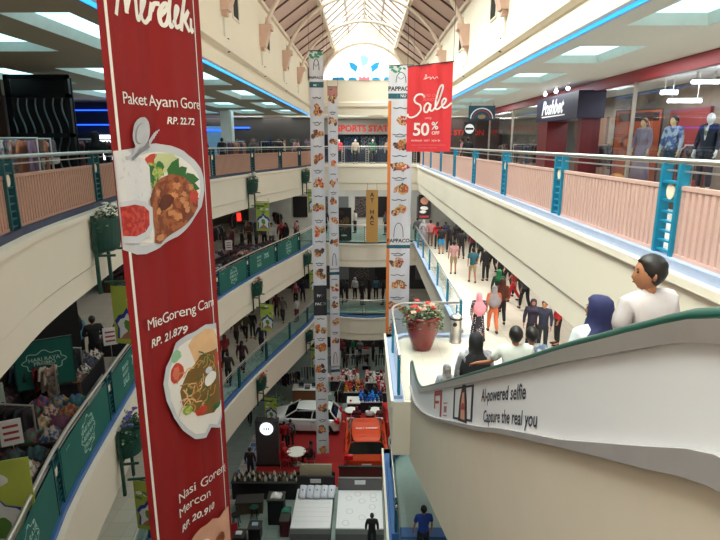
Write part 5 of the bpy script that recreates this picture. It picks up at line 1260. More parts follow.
for i, (px, py, z0, wl) in enumerate(((13, 445, 1.0, 'at the far left edge'), (111, 345, 1.0, 'beside the shopper in black'), (229, 250, 1.1, 'right of the red banner'))):
    x, y = onz(px, py, Z3+z0); t = board('price_sign', 'white price card with red lines on a stand '+wl, 'sign', x, y, Z3+z0, .5, .35, .5, PW, card)
    MB().tube([(0, .03, -z0+.02), (0, .03, .2)], .012, 6).build('stand', STEEL, t); MB().lathe([(.14, 0), (.14, .02), (.02, .03)], cz=-z0, cy=.03).build('base', STEEL, t)
x, y = onz(10, 405, Z3+1.2); t = board('sign_board', 'pale green board tilted above the racks at left edge', 'sign', x-.3, y-.2, Z3+1.2, .7, .6, .5, M('board_pale', '#a9bdb0', .6)); MB().tube([(0, .03, -1.28), (0, .03, .2)], .015, 6).build('stand', STEEL, t)
x, y = onz(239, 224, Z3+2.6); d = ray(239, 219); Y = 27; t = board('red_sign', 'small glowing red sign inside the left third gallery', 'sign', d.x/d.y*Y, Y, EYE+d.z/d.y*Y-.1, 0, .2, .4, M('red_lit_sign', '#ff2a20', .4, emit=1.5))
x, y = onz(20, 520, Z3+.6); t = board('hanging_poster', 'large lime poster with blue arch standing in the bottom left corner', 'poster', -5.45, 7.0, Z3+.3, .35, .95, 1.55, YG, lambda s, w, h: (s.poly([(w*.5+k, .1+j) for k, j in ((-.4, 0), (-.36, .35), (-.42, .5), (-.28, .65), (-.1, .72), (0, .88), (.1, .72), (.28, .65), (.42, .5), (.36, .35), (.4, 0))], PB), s.poly([(w*.5+k*.82, .12+j*.95) for k, j in ((-.4, 0), (-.36, .35), (-.42, .5), (-.28, .65), (-.1, .72), (0, .88), (.1, .72), (.28, .65), (.42, .5), (.36, .35), (.4, 0))], PW), s.blob(w*.5, .45, .14, .18, PGn, seed=3), s.blob(w*.4, 1.2, .25, .15, PW, seed=5, j=.3)))
MB().bb(-.3, .3, -.02, .2, -.3, 0).build('foot', TEALG, t)
x, y = onz(66, 398, Z3); t = thing('fabric_screen', 'tall black panel for the dark pillar behind the left racks', 'pillar', (x-.6, y+1.0, Z3), .5); MB().bb(-.55, .55, -.04, .04, 0, 2.7).build('panel', BK, t); MB().bb(-.5, .5, -.2, .2, 0, .04).build('foot', BLACK, t)  # added flat black panel with a foot, standing in for the dark pillar
for i, (px, py, pal, wl) in enumerate(((38, 420, 'kids', 'before the dark pillar'), (118, 345, 'dark', 'below the lime poster'), (236, 268, 'dark', 'right of the red banner'), (250, 250, 'mixed', 'below the green planter'), (262, 236, 'dark', 'behind the far stalls'))):
    x, y = onz(px, py, Z3); x = max(-9.9, x-2.0); d = ltan(y); rack('clothes rack '+wl+', second row on the left', x, y, Z3, math.atan2(d.y, d.x)+.15, 8, pal, 'garment in the second row, rack '+wl, L=1.6)
# dark shop interiors behind the left galleries
def wall_unit(label, x, y, z, rz, W, h, shelves, mat, pal, glabel):
    t = thing('shelf_unit', label, 'shelf', (x, y, z), rz); m = MB(); m.bb(-W/2, W/2, .18, .22, 0, h); m.bb(-W/2, -W/2+.04, -.2, .2, 0, h); m.bb(W/2-.04, W/2, -.2, .2, 0, h); m.build('case', mat, t)
    cs, sn = math.cos(rz), math.sin(rz)
    for k in range(shelves):
        zz = .25+k*(h-.3)/shelves; MB().bb(-W/2+.04, W/2-.04, -.2, .18, zz-.03, zz).build('shelf', mat, t)
        n = int(W/.42)
        for i in range(n):
            u = -W/2+.25+i*(W-.5)/max(1, n-1); o = bpy.data.objects.new('folded_clothes', FOLD); COL.objects.link(o); setm(o, fab(random.choice(PAL[pal]))); o.location = (x+cs*u, y+sn*u, z+zz); o.rotation_euler = (0, 0, rz); o.scale = (1, 1, 1.7); tag(o, glabel, 'folded clothes', glabel)
for i, (z, y, nm, pal) in enumerate(((Z3, 12.5, 'third gallery left of the big red banner', 'mixed'), (Z3, 24.5, 'third gallery right of the big red banner', 'dark'), (Z3, 28.5, 'third gallery near the corner', 'mixed'), (Z2, 28.5, 'second gallery', 'dark'))):
    wall_unit('dark shelf of folded clothes on the left %s' % nm, -11.2, y, z, PI/2, 3.4, 2.2, 4, BROWN, pal, 'folded clothes on the shelf, left %s' % nm)
# shop wall panels on the left galleries (dark, with lit fronts)
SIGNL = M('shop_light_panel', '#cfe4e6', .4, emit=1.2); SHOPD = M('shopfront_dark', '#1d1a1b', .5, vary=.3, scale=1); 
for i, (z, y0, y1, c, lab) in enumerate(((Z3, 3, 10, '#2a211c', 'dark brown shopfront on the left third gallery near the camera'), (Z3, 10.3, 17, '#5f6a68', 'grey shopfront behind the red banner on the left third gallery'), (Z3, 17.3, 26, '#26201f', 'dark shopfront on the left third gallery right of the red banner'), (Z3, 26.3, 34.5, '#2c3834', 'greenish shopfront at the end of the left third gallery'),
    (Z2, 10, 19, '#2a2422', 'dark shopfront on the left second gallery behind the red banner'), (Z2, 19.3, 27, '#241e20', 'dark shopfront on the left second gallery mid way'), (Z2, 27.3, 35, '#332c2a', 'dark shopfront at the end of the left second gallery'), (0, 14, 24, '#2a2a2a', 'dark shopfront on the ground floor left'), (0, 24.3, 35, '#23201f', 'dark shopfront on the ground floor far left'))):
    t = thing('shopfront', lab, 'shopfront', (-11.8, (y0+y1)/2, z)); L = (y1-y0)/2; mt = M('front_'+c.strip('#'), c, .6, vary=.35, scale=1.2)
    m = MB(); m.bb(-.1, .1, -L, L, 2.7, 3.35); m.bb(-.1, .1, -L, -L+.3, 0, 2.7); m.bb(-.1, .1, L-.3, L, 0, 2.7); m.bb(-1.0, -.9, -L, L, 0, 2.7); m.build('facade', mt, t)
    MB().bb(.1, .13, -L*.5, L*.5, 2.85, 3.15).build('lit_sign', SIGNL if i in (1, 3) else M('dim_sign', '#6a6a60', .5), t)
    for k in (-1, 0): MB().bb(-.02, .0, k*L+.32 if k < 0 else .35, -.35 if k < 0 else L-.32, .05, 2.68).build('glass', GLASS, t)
# ------------------------------------------------------------------ top gallery, left side
t = thing('wall_cladding', 'dark brown wood shop wall at the left edge of the top gallery', 'shop wall', (-9.1, 10.6, Z4)); m = MB(); m.bb(-.1, .1, -5, 3.4, 0, 3.1); m.build('panel', BROWN, t)
for k in range(6): MB().bb(.1, .14, -4.8+k*1.4, -4.74+k*1.4, 0, 3.1).build('batten', BLACK, t)
t = thing('lattice_screen', 'black screen with wavy metal bars beside the brown shop wall', 'screen', (-8.15, 14, Z4)); m = MB()
for x in (-.75, .75): m.bb(x, x+.1, -.05, .05, 0, 3.05)
for zz in (0, 1.55, 2.5, 2.95): m.bb(-.75, .85, -.05, .05, zz, zz+.1)
m.build('frame', BLACK, t)
for k in range(7):
    xx = -.65+k*.22
    MB().tube([(xx+.07*math.sin(q*5), 0, .1+q) for q in frange(0, 2.4, 16)], .022, 6).build('wavy_bar', M('dark_chrome', '#5f6a70', .3, .8), t)
m = MB().bb(-.8, .75, .3, .34, 0, 3.0); m.build('back_panel', DARK, t)
LEDB = M('deep_blue_led', '#1f55ff', .4, emit=1.6)
t = thing('arcade_front', 'blue lit open shopfront with bright windows left of the red banner', 'shopfront', (-11.5, 24, Z4)); MB().bb(-1.6, 3.4, -.1, .1, 2.2, 3.1).build('fascia', M('arcade_dark', '#1a2440', .5), t)
for zz in (2.15, 2.75): MB().bb(-1.6, 3.2, -.16, -.1, zz, zz+.05).build('led_line', LEDB, t)
for x in (-.2, 1.2): MB().bb(x, x+1.1, -.05, 0, .7, 1.75).build('lit_window', M('lit_window', '#e8f2ff', .4, emit=2.0), t)
MB().bb(-1.6, 3.4, 0, .05, 0, 2.2).build('backing', M('arcade_back', '#16203a', .6), t)
t = thing('column_row', 'white square column on the left top gallery right of the red banner', 'column', (-7.6, 31, Z4)); MB().bb(-.3, .3, -.3, .3, 0, 3.14).build('shaft', WHITE, t); MB().bb(-.35, .35, -.35, .35, 0, .2).build('base', WHITE, t)
t = thing('shopfront', 'dark shopfront with blue light line at far left of the top gallery', 'shopfront', (-6.3, 38.6, Z4)); m = MB(); m.bb(-5, 3.0, 0, .1, 0, 3.1); m.build('facade', M('front_charcoal', '#2e2c2c', .6, vary=.3, scale=1.2), t); MB().bb(-5, -1.6, -.1, 0, 2.4, 2.5).build('led_line', LEDB, t)
for k in range(6): MB().bb(-2.6+k*.95, -2.0+k*.95, -.06, 0, .9, 1.7).build('display', fab(('#5f7a80', '#6a5a6a', '#3a4a5a', '#8a7a6a')[k % 4], '#2a2a30'), t)
t = thing('shop_cabinet', 'pale blue lit cabinet on the left top gallery', 'cabinet', (-9.2, 33.5, Z4)); MB().bb(-1, 1, -.2, .2, 0, 2.4).build('body', M('cab_blue', '#9ab8d8', .5), t); MB().bb(-1, 1, -.24, -.2, 2.1, 2.2).build('led_line', LEDB, t)
for i, (x, y, rz, pal, wl) in enumerate(((-7.1, 10.6, .2, 'pastel', 'nearest on the left top gallery'), (-7.6, 11.9, .3, 'pastel', 'second on the left top gallery'), (-6.9, 14.6, .3, 'dark', 'third on the left top gallery'), (-7.4, 24.5, 1.4, 'mixed', 'on the left top gallery right of the red banner'), (-6.6, 28.4, 1.2, 'pastel', 'on the left top gallery near the menu banner'), (-5.5, 33, .8, 'dark', 'at the far left corner of the top gallery'))):
    rack('clothes rack '+wl, x, y, Z4, rz, 9, pal, 'garment on the rack '+wl, L=1.5, h=1.5)
def bust(label, x, y, z, hc, rz):
    t = thing('hijab_bust', label, 'mannequin bust', (x, y, z), rz); m = MB(); m.lathe([(.14, 0), (.14, .03), (.03, .05), (.025, .95)], n=14); m.build('stand', STEEL, t)
    o = child(t, 'scarf', hijab_mesh(0., False), [hc]); o.location = (0, 0, -.2); b = child(t, 'bust_form', body_bust, [WT]); b.location = (0, 0, -.2)
bm2 = MB(); h_ = headparts(0.); bm2.add(h_.V, h_.F); bm2.lathe([(.05, 1.5), (.05, 1.45), (.16, 1.38), (.15, 1.15), (.1, 1.12)], n=16); body_bust = bm2.mesh('bust_form', True)
for i, (px, Y, c, w_) in enumerate(((10, 8.6, '#8a7a78', 'grey'), (40, 10.2, '#7a5f58', 'brown'), (50, 10.6, '#5f5a66', 'smoky'), (14, 9.3, '#b5a8a0', 'cream'))):
    d = ray(px, 140); Y += 2.4; bust('display bust in a %s headscarf behind the left railing' % w_, d.x/d.y*Y, Y, Z4, fab(c), 2.6)
# ------------------------------------------------------------------ top gallery, right side shop
SF = 6.7
REDH = M('header_red', '#8a2020', .5, vary=.05); DRED = M('entrance_red', '#5f1016', .4, vary=.1); PURP = M('sign_purple', '#1c1430', .4)
t = thing('shopfront', 'long glazed shopfront with dark red header on the right top gallery', 'shopfront', (SF, 12, Z4))
MB().bb(SF-.05, SF+.15, 1, FAR-1, EYE+1.47, ZC-.01).build('header', REDH, t, world=True)
m = MB(); m.bb(SF, SF+.1, 1, 17.0, Z4, Z4+.15); m.build('sill', M('sill_dark', '#3a3230', .5), t, world=True)
for a, b in ((1, 4.2), (4.25, 7.6), (7.65, 11.0), (11.05, 14.1), (14.15, 17.0), (21.2, 25.4), (25.45, 30)): MB().bb(SF+.03, SF+.05, a, b, Z4+.15, EYE+1.47).build('glass', GLASS, t, world=True)
for y in (14.12, 17.0, 21.15, 25.42, 30.0): MB().bb(SF, SF+.08, y-.03, y+.03, Z4, EYE+1.47).build('mullion', M('mullion', '#b5aa9c', .4, .5), t, world=True)
m = MB(); m.bb(9.6, 9.65, 1, 30, Z4, ZC); m.build('back_wall', M('shop_inner_wall', '#7a6a5a', .7, vary=.5, scale=.5, color2='#55504c'), t, world=True)
for a, b, c in ((9, 11.5, '#6a2a22'), (15.5, 17.5, '#7a2420'), (22, 24, '#80604a')): MB().bb(9.5, 9.6, a, b, Z4+.2, Z4+2.4).build('wall_panel', M('wallp'+c, c, .6, vary=.2), t, world=True)
t = thing('shop_entrance', 'dark red entrance portal below the script sign', 'entrance', (SF, 19.2, Z4)); MB().bb(SF-.45, SF+.25, 19.1, 20.1, Z4, EYE+.75).build('jamb', DRED, t, world=True); MB().bb(SF-.3, SF+.25, 16.5, 16.8, Z4, EYE+.75).build('jamb', DRED, t, world=True)
MB().bb(SF-.5, SF+.3, 16.4, 20.2, EYE+.72, EYE+1.5).build('sign_box', PURP, t, world=True)
s = Sheet(planar((SF-.5, 20.0, EYE+.95), (0, -1)), []); s.put(*text2d('Poshbet', .62, .35, .02), PWH, at=(.35, 0)); s.rect(.4, 2.6, -.1, -.06, PWH); s.done('script_lettering', t)
SPOT = M('spot_glow', '#dfe8ff', .3, emit=12)
for k, (px, py) in enumerate(((545, 97), (556, 93), (568, 89))):
    d = ray(px, py); X = SF-.55; tt = X/d.x; q = thing('spotlight', 'small glowing spotlight above the script sign, %s' % ('farthest', 'middle', 'nearest')[k], 'spotlight', (X, d.y*tt, ZC)); MB().lathe([(.05, -.12), (.05, 0)], n=10).build('housing', STEEL, q); m = MB(); m.ball(0, 0, -.13, .06, n=10); m.build('bulb', SPOT, q)
def posterp(s, w, h): s.rect(w*.05, w*.95, h*.85, h*.97, M('poster_dark', '#3a1c12', .6)); s.blob(w*.5, h*.55, w*.36, h*.13, M('poster_dk2', '#7a3018', .6), seed=2, j=.05, n=24); s.blob(w*.5, h*.55, w*.28, h*.08, M('poster_or', '#c0542c', .6), seed=2, j=.05, n=24); s.blob(w*.5, h*.18, w*.2, h*.07, _M['poster_dk2'], seed=5)
t = board('shop_poster', 'tall rust orange poster with dark oval standing in the shop window', 'poster', 7.75, 15.9, Z4+.35, -PI/2+.55, 1.35, 1.95, M('poster_rust', '#b3502c', .6, vary=.25, scale=3), posterp, frame=M('poster_frame', '#2a140c', .6)); MB().bb(-.5, .5, -.05, .3, -.35, -.03).build('foot', BROWN, t)
m = MB(); pl = thing('display_platform', 'low dark platform under the window mannequins', 'platform', (7.4, 12.8, Z4)); MB().bb(-.6, .8, -2.4, 2.4, 0, .35).build('top', M('platform', '#4a4440', .5), pl)
MAN = M('mannequin_skin', '#d9b98a', .35); MANW = M('mannequin_white', '#d9d6d2', .35)
def manq(lab, x, y, **k): return person(lab, x, y, Z4+.35, PI/2+.4, k.pop('top'), k.pop('bot'), cat='mannequin', name='mannequin', **k)
manq('male mannequin in blue patterned shirt and denim jacket in the right window', 7.35, 13.3, top=fab('#4a5f8a', '#a8b0bc'), bot=fab('#2a3040'), skinm=MAN)
manq('mannequin with auburn hair in a lavender dress in the right window', 7.35, 14.7, top=fab('#8a7a8a'), bot=fab('#8a7a8a'), head='long', hc=HAIR2, legs='skirt', skinm=MAN)
t = thing('mannequin', 'mannequin in a dark suit over a patterned shirt in the right window', 'mannequin', (7.35, 11.9, Z4+.35), PI/2+.4)
child(t, 'body', body_mesh('stand', 0.), [MANW, MANW, MANW]); child(t, 'jacket', shirt_mesh('stand', 'long', 1.12), [fab('#141a2c')]); child(t, 'trousers', pants_mesh('stand', False), [fab('#141a2c')]); m = MB(); m.prism([(-.05, 1.42), (.05, 1.42), (.0, 1.1)], 'y', .105, .14); m.build('shirt_front', fab('#c9cabc', '#6a6a5a'), t)
TUBE = M('tube_light', '#eaf4ff', .3, emit=14)
for k, (px, py, px2, X) in enumerate(((692, 82, 719, 8.2), (661, 93, 677, 8.2), (668, 101, 701, 7.8))):
    d = ray(px, py); q = d*(X/d.x); d2 = ray(px2, py); q2 = d2*(q.y/d2.y); t = thing('tube_light', 'bright white tube light inside the right shop, %s' % ('topmost at picture edge', 'smallest and farthest left', 'lowest')[k], 'ceiling light', (q.x, q.y, EYE+q.z)); L = q2.x-q.x; MB().tube([(0, 0, 0), (L, 0, 0)], .04, 8).build('tube', TUBE, t); m = MB(); m.bb(0, L, -.05, .05, .04, .08)
    for a in (.1, L-.1): m.tube([(a, 0, .06), (a, 0, ZC-EYE-q.z)], .008, 5)
    m.build('housing', WHITE, t)
for i, (x, y, pal, wl) in enumerate(((8.3, 9.3, 'dark', 'by the picture edge'), (9.0, 11.6, 'dark', 'behind the suit mannequin'), (8.5, 14.5, 'mixed', 'behind the lavender dress'), (7.9, 18.6, 'dark', 'inside the entrance'), (7.5, 22.4, 'mixed', 'beyond the entrance'), (7.4, 25, 'dark', 'farther beyond the entrance'), (7.2, 28.5, 'mixed', 'at the far right corner'))):
    rack('clothes rack inside the right shop '+wl, x, y, Z4, .3 if i % 2 else 1.2, 9, pal, 'garment in the right shop '+wl, L=1.5, h=1.35)
t = thing('round_cushion', 'yellow and orange round display cushion in the right window', 'cushion', (7.05, 15.3, Z4+.0)); m = MB(); m.ball(0, 0, .3, .27, .27, .3, n=18); m.build('cushion', M('cushion_yellow', '#c98a1f', .6, scale=3, color2='#b5402a'), t, smooth=True)
# hanging signs on the right top gallery
def orn(s, w, h):
    for k, c in enumerate((PWH, A_RED, MT)): s.stroke([(w*.5+w*(.42-.1*k)*math.cos(a), h*.12+h*(.7-.17*k)*math.sin(a)) for a in frange(0, PI, 14)], .05, c)
    s.blob(w*.5, h*.25, w*.15, h*.15, M('orn_tan', '#a8805a', .6), seed=3)
t = board('hanging_sign', 'dark teal hanging sign with white arch ornament over right gallery', 'sign', 5.15, 24.6, EYE+.98, 0, 1.15, .62, M('orn_dark', '#243f4c', .6), orn); m = MB()
for a in (-.5, .5): m.tube([(a, .01, .62), (a, .01, ZC-EYE-.98)], .008, 5)
m.build('cord', BLACK, t)
t = board('hanging_sign', 'small black square sign with white round logo under right ceiling', 'sign', 5.0, 26.5, EYE+.36, 0, .55, .62, BLACK, lambda s, w, h: (s.blob(w/2, h/2, w*.4, h*.36, PWH, j=0, n=24), s.rect(w*.15, w*.85, h*.42, h*.58, BLACK))); MB().tube([(0, .01, .62), (0, .01, ZC-EYE-.36)], .012, 5).build('cord', BLACK, t)
t = thing('shopfront', 'red signed small shopfront at the far right corner of the top gallery', 'shopfront', (7, 37.5, Z4)); MB().bb(4.2, 9.5, 38.4, 38.6, Z4, Z4+3.1).build('facade', M('front_mid', '#4a3a3a', .6, vary=.3), t, world=True)
s = Sheet(planar((4.3, 38.38, EYE+.55), (1, 0)), []); s.text('SPORTS STATION', 0, 0, .5, M('sign_red', '#d23a2c', .5), off=.035); s.done('lettering', t)
# ------------------------------------------------------------------ far top gallery
t = thing('shopfront', 'wide shopfront with red SPORTS STATION lettering on the far wall', 'shopfront', (0, 41, Z4))
MB().bb(-4.2, 4.1, 40.9, 41.1, Z4+2.05, Z4+3.1).build('fascia', M('fascia_pale', '#9a9896', .6), t, world=True); MB().bb(-4.2, 4.1, 42.6, 42.7, Z4, Z4+2.05).build('back_wall', M('navy_display', '#26324c', .6, vary=.4, scale=1.4), t, world=True)
MB().bb(-4.2, -3.9, 40.9, 42.6, Z4, Z4+2.05).build('side_wall', SHOPD, t, world=True); MB().bb(3.8, 4.1, 40.9, 42.6, Z4, Z4+2.05).build('side_wall', SHOPD, t, world=True)
s = Sheet(planar((-2.0, 40.88, EYE+.86), (1, 0)), []); s.text('SPORTS STATION', 0, 0, .62, _M['sign_red'], off=.04); s.done('lettering', t)
for k, (x, c, wl) in enumerate(((-1.0, '#5f80a8', 'blue'), (.3, '#a8b4c4', 'pale'), (1.7, '#7f90a8', 'steel'))):
    board('display_poster', 'display picture in %s tones inside the far sports shop' % wl, 'poster', x, 42.5, Z4+.9, 0, 1.1, 1.0, fab(c, '#2a3a5a'))
for k, (x, c, wl) in enumerate(((-1.75, '#e0405a', 'bright red'), (-.6, '#c9b8a8', 'beige'), (.6, '#2f6f5a', 'green'), (1.7, '#b9a090', 'sand'))):
    person('mannequin in %s sportswear behind the far glass railing' % wl, x, 38.6, Z4, PI, fab(c), BK, cat='mannequin', name='mannequin', skinm=MANW, head='none')
for z, nm in ((Z3, 'third'), (Z2, 'second')):
    t = thing('shopfront', 'pale shopfront behind the far %s gallery' % nm if z == Z3 else 'dark shopfront behind the far second gallery', 'shopfront', (0, 42, z)); MB().bb(-9, 8, 42, 42.1, 0+z, z+3.4).build('facade', M('far_'+nm, '#c9ccc8' if z == Z3 else '#3a3a3c', .6, vary=.25, scale=1), t, world=True)
    for k in range(7): MB().bb(-5.5+k*1.6, -4.4+k*1.6, 41.9, 42, z+.8, z+2.4).build('display', fab(('#17171a', '#2c2c30', '#6a7074', '#1d2a2a')[k % 4], '#6a5a5a' if k % 2 else None), t, world=True)
TAN = M('sign_tan', '#b98a4a', .6, vary=.08)
def tansign(s, w, h):
    for k, ch in enumerate('AT HAC'): s.text(ch, w*.5, h-.42-.36*k, .36, AINK, off=.03, align='CENTER')
d = ray(372, 215); Y = 34.2; t = board('vertical_sign', 'tall tan vertical sign with dark letters on the far third gallery', 'sign', d.x/d.y*Y, Y, Z3+.2, 0, .75, 3.35, TAN, tansign); m = MB()
for a in (-.3, .3): m.tube([(a, .02, 3.35), (a, .02, 3.75)], .01, 5)
m.build('cord', BLACK, t)
def blackp(s, w, h): s.blob(w*.45, h*.5, .32, .42, M('poster_amber', '#8a5a2c', .6, scale=8, color2='#2a1a10'), seed=3, j=.3); s.blob(w*.35, h*.85, .14, .16, BRN, seed=2); s.blob(w*.7, h*.6, .16, .3, fab('#5a4a34'), seed=6); s.blob(w*.5, h*.15, .2, .06, PWH, seed=3)
d = ray(344, 230); Y = 35.85; t = board('poster_board', 'black poster board with amber figures on the far third gallery', 'poster', d.x/d.y*Y, Y, Z3+.05, 0, 1.0, 2.2, BLACK, blackp); MB().bb(-.4, .4, .02, .3, -.05, .0).build('foot', BLACK, t)
d = ray(421, 208); Y = 33.5; t = board('hanging_sign', 'black hanging sign with round pink faces over the third gallery', 'sign', d.x/d.y*Y+.2, Y, EYE+ray(421, 219).z/ray(421, 219).y*Y, 0, .75, 1.5, BLACK, lambda s, w, h: (s.blob(w*.5, h*.75, .24, .22, M('face_pink', '#d99a80', .6), seed=2, j=.08), s.blob(w*.5, h*.45, .25, .12, PWH, seed=4), s.blob(w*.4, h*.3, .2, .1, PWH, seed=5), s.rect(w*.1, w*.9, h*.05, h*.14, A_RED))); MB().tube([(0, .01, 1.5), (0, .01, 2.2)], .012, 5).build('cord', BLACK, t)
t = thing('shopfront', 'bright shop wall along the right third gallery', 'shopfront', (8.2, 20, Z3)); MB().bb(8.2, 8.3, 3, FAR, Z3, Z3+3.3).build('facade', M('r3wall', '#8a7f76', .6, vary=.4, scale=.8, color2='#4a3c3a'), t, world=True)
for k in range(6): MB().bb(8.15, 8.2, 5+k*5, 8.5+k*5, Z3+.4, Z3+2.6).build('display', fab(('#5a1f22', '#2a2a30', '#8a8078')[k % 3], '#3a3236'), t, world=True)
t = thing('shopfront', 'shop wall along the right second gallery', 'shopfront', (8.2, 20, Z2)); MB().bb(8.2, 8.3, 3, FAR, Z2, Z2+3.3).build('facade', _M['r3wall'], t, world=True)
# ------------------------------------------------------------------ ground floor
CARPET = M('red_carpet', '#8a1414', .95, vary=.08, scale=30)
o = MB().bb(-5.55, 1.4, 23.35, 31.0, .001, .03).build('carpet', CARPET); tag(o, 'deep red event carpet under the cars on the ground floor', 'carpet')
mb = MB(); mb.add([(-6.6, 22, .004), (-5.7, 22, .004), (-5.65, 30, .004), (-6.25, 30, .004)], [(0, 1, 2, 3)]); struct('floor.020', mb, CHECK)
TYRE = M('tyre', '#141414', .8); RIM = M('rim', '#9a9a9e', .35, .8); CGL = M('car_glass', '#0c0f12', .08, coat=.5)
def wheel(root, x, y, r=.31, w=.2):
    m = MB(); n = 28; pr = [(r*.62, -w/2), (r*.95, -w/2), (r, -w/2+.03), (r, w/2-.03), (r*.95, w/2), (r*.62, w/2)]; v = []
    for q, yy in pr:
        for k in range(n): v.append((x+q*math.cos(2*PI*k/n), y+yy, r+q*math.sin(2*PI*k/n)))
    m.add(v, [(i*n+k, i*n+(k+1) % n, ((i+1) % 6)*n+(k+1) % n, ((i+1) % 6)*n+k) for i in range(6) for k in range(n)]); wh = m.build('wheel', TYRE, root, smooth=True)
    m = MB()
    for k in range(5): a = 2*PI*k/5; m.tube([(x, y, r), (x+r*.6*math.cos(a), y, r+r*.6*math.sin(a))], .035, 6)
    m.tube([(x, y-w*.45, r), (x, y+w*.45, r)], .06, 10); m.build('rim', RIM, wh)
def car(label, loc, rz, paint, L, W, H, belt, roof, hood, cab0, cab1, rf0, rf1, suv=False, tail=True):
    """x forward; profile-lofted body; cab0/cab1 glasshouse at the belt, rf0/rf1 at the roof"""
    t = thing('car', label, 'car', loc, rz); w = W/2; h = L/2
    top = [(-h, .45*H), (-h+.03, belt-.05), (-h+.18, belt), (cab0, belt+.0), (cab1, belt), (h-.55, hood), (h-.12, hood-.14), (h, .36*H)]; wa = lambda x: .55 > 0
    bot = .22; n = 26; xs = [-h+L*i/n for i in range(n+1)]
    def it(T, x):
        for a, b in zip(T, T[1:]):
            if a[0] <= x <= b[0]: return a[1]+(b[1]-a[1])*(x-a[0])/max(1e-6, b[0]-a[0])
        return T[-1][1]
    wx = (-h+.72, h-.78); r = .36; v = []; k = 10
    for x in xs:
        zt = it(top, x); zb = bot
        for q in wx:
            if abs(x-q) < r: zb = max(zb, .02+math.sqrt(r*r-(x-q)**2)+.30)
        tw = w*(1-.16*max(0, (abs(x)-h*.72)/(h*.28))**2)
        zb2 = bot
        sec = [(-tw*.93, zb), (-tw, zb+.1*(zt-zb)), (-tw, .55*zt+.45*zb), (-tw*.96, zt-.06), (-tw*.86, zt), (tw*.86, zt), (tw*.96, zt-.06), (tw, .55*zt+.45*zb), (tw, zb+.1*(zt-zb)), (tw*.93, zb)]
        v += [(x, a, b) for a, b in sec]
    f = [(i*k+j, (i+1)*k+j, (i+1)*k+(j+1) % k, i*k+(j+1) % k) for i in range(n) for j in range(k)]+[tuple(range(k)), tuple(n*k+j for j in range(k-1, -1, -1))]
    m = MB(); m.add(v, f); m.build('body', paint, t, smooth=False)
    # glasshouse
    wb, wr = w*.88, w*.72
    lo = [(cab0, -wb, belt-.03), (cab1, -wb, belt-.03), (cab1, wb, belt-.03), (cab0, wb, belt-.03)]; hi = [(rf0, -wr, roof-.05), (rf1, -wr, roof-.05), (rf1, wr, roof-.05), (rf0, wr, roof-.05)]
    m = MB(); m.add(lo+hi, [(0, 1, 5, 4), (1, 2, 6, 5), (2, 3, 7, 6), (3, 0, 4, 7), (4, 5, 6, 7)]); m.build('windows', CGL, t)
    m = MB(); nn = 8; vv_ = []
    for i in range(nn+1):
        x = rf0-.06+(rf1-rf0+.12)*i/nn; z = roof-.02-.05*abs(2*i/nn-1)**3
        vv_ += [(x, -wr-.03, z-.06), (x, -wr*.8, z+.01), (x, 0, z+.03), (x, wr*.8, z+.01), (x, wr+.03, z-.06)]
    m.add(vv_+[(a, b, c-.04) for a, b, c in vv_], [(i*5+j, i*5+j+1, (i+1)*5+j+1, (i+1)*5+j) for i in range(nn) for j in range(4)]+[(5*nn+5+i*5+j, 5*nn+5+(i+1)*5+j, 5*nn+5+(i+1)*5+j+1, 5*nn+5+i*5+j+1) for i in range(nn) for j in range(4)]); 
    for s in (-1, 1):
        for a, b in (((cab0, s*wb, belt-.02), (rf0, s*wr, roof-.05)), ((cab1, s*wb, belt-.02), (rf1, s*wr, roof-.05)), (((cab0+cab1)/2-.1, s*wb*1.0, belt-.02), ((rf0+rf1)/2, s*wr*1.01, roof-.05)), ((cab0*.7+cab1*.3, s*wb*1.0, belt-.02), (rf0*.72+rf1*.28, s*wr*1.01, roof-.05))): m.tube([a, b], .04, 6)
    m.build('roof', paint, t)
    for x in wx:
        for s in (-1, 1): wheel(t, x, s*(w-.12))
    for s in (-1, 1):
        m = MB(); m.ball(cab1-.15, s*(w+.08), belt+.08, .07, .10, .07, n=10); m.build('mirror', paint, t)
        m = MB(); m.prism([(h-.02, hood-.3), (h-.05, hood-.16), (h-.42, hood-.08), (h-.36, hood-.22)], 'y', s*w*.55, s*w*.93); m.build('headlight', M('headlight', '#d9e2e6', .1), t)
        m = MB(); m.prism([(-h-.01, belt-.25), (-h+.0, belt-.02), (-h+.3, belt-.01), (-h+.25, belt-.14)], 'y', s*w*.62, s*w*1.0); m.build('tail_light', M('tail_light', '#a01018', .2, emit=.12), t)
    MB().bb(h-.04, h+.02, -.45, .45, .38, .52).build('grille', BLACK, t); MB().bb(-h-.015, -h+.02, -.25, .25, .5, .62).build('number_plate', WHITE, t)
    for s in (-1, 1):
        m = MB()
        for x in ((cab0+cab1)/2-.1, (cab0*.3+cab1*.7)+.5 if False else cab1-.25): m.bb(x, x+.012, s*(w-.004), s*(w+.004), .4, belt-.08)
        m.bb((cab0+cab1)/2-.3, (cab0+cab1)/2-.16, s*w, s*(w+.02), belt-.2, belt-.17); m.build('door_trim', BLACK, t)
    return t
car('white hatchback parked sideways on the red carpet, nose to the left', (-3.45, 29.0, .03), PI-.06, M('car_white', '#dcdedf', .25, vary=.02, coat=.5), 4.2, 1.75, 1.5, .98, 1.5, .95, -1.95, 1.15, -1.55, .35)
t = car('bright orange car seen from behind with its big roof on carpet', (.12, 26.45, .03), PI/2+.02, M('car_orange', '#c9401a', .3, vary=.05, coat=.5), 4.3, 2.25, 1.75, 1.1, 1.72, 1.05, -2.0, 1.2, -1.75, .55)
s = Sheet(lambda u, v, h: (-1.0+v*1.0, .55-u, 1.757+h), []); s.text('BUILT ROOMY', 0, .3, .18, PWH, off=.02); s.done('roof_lettering', t, world=False)
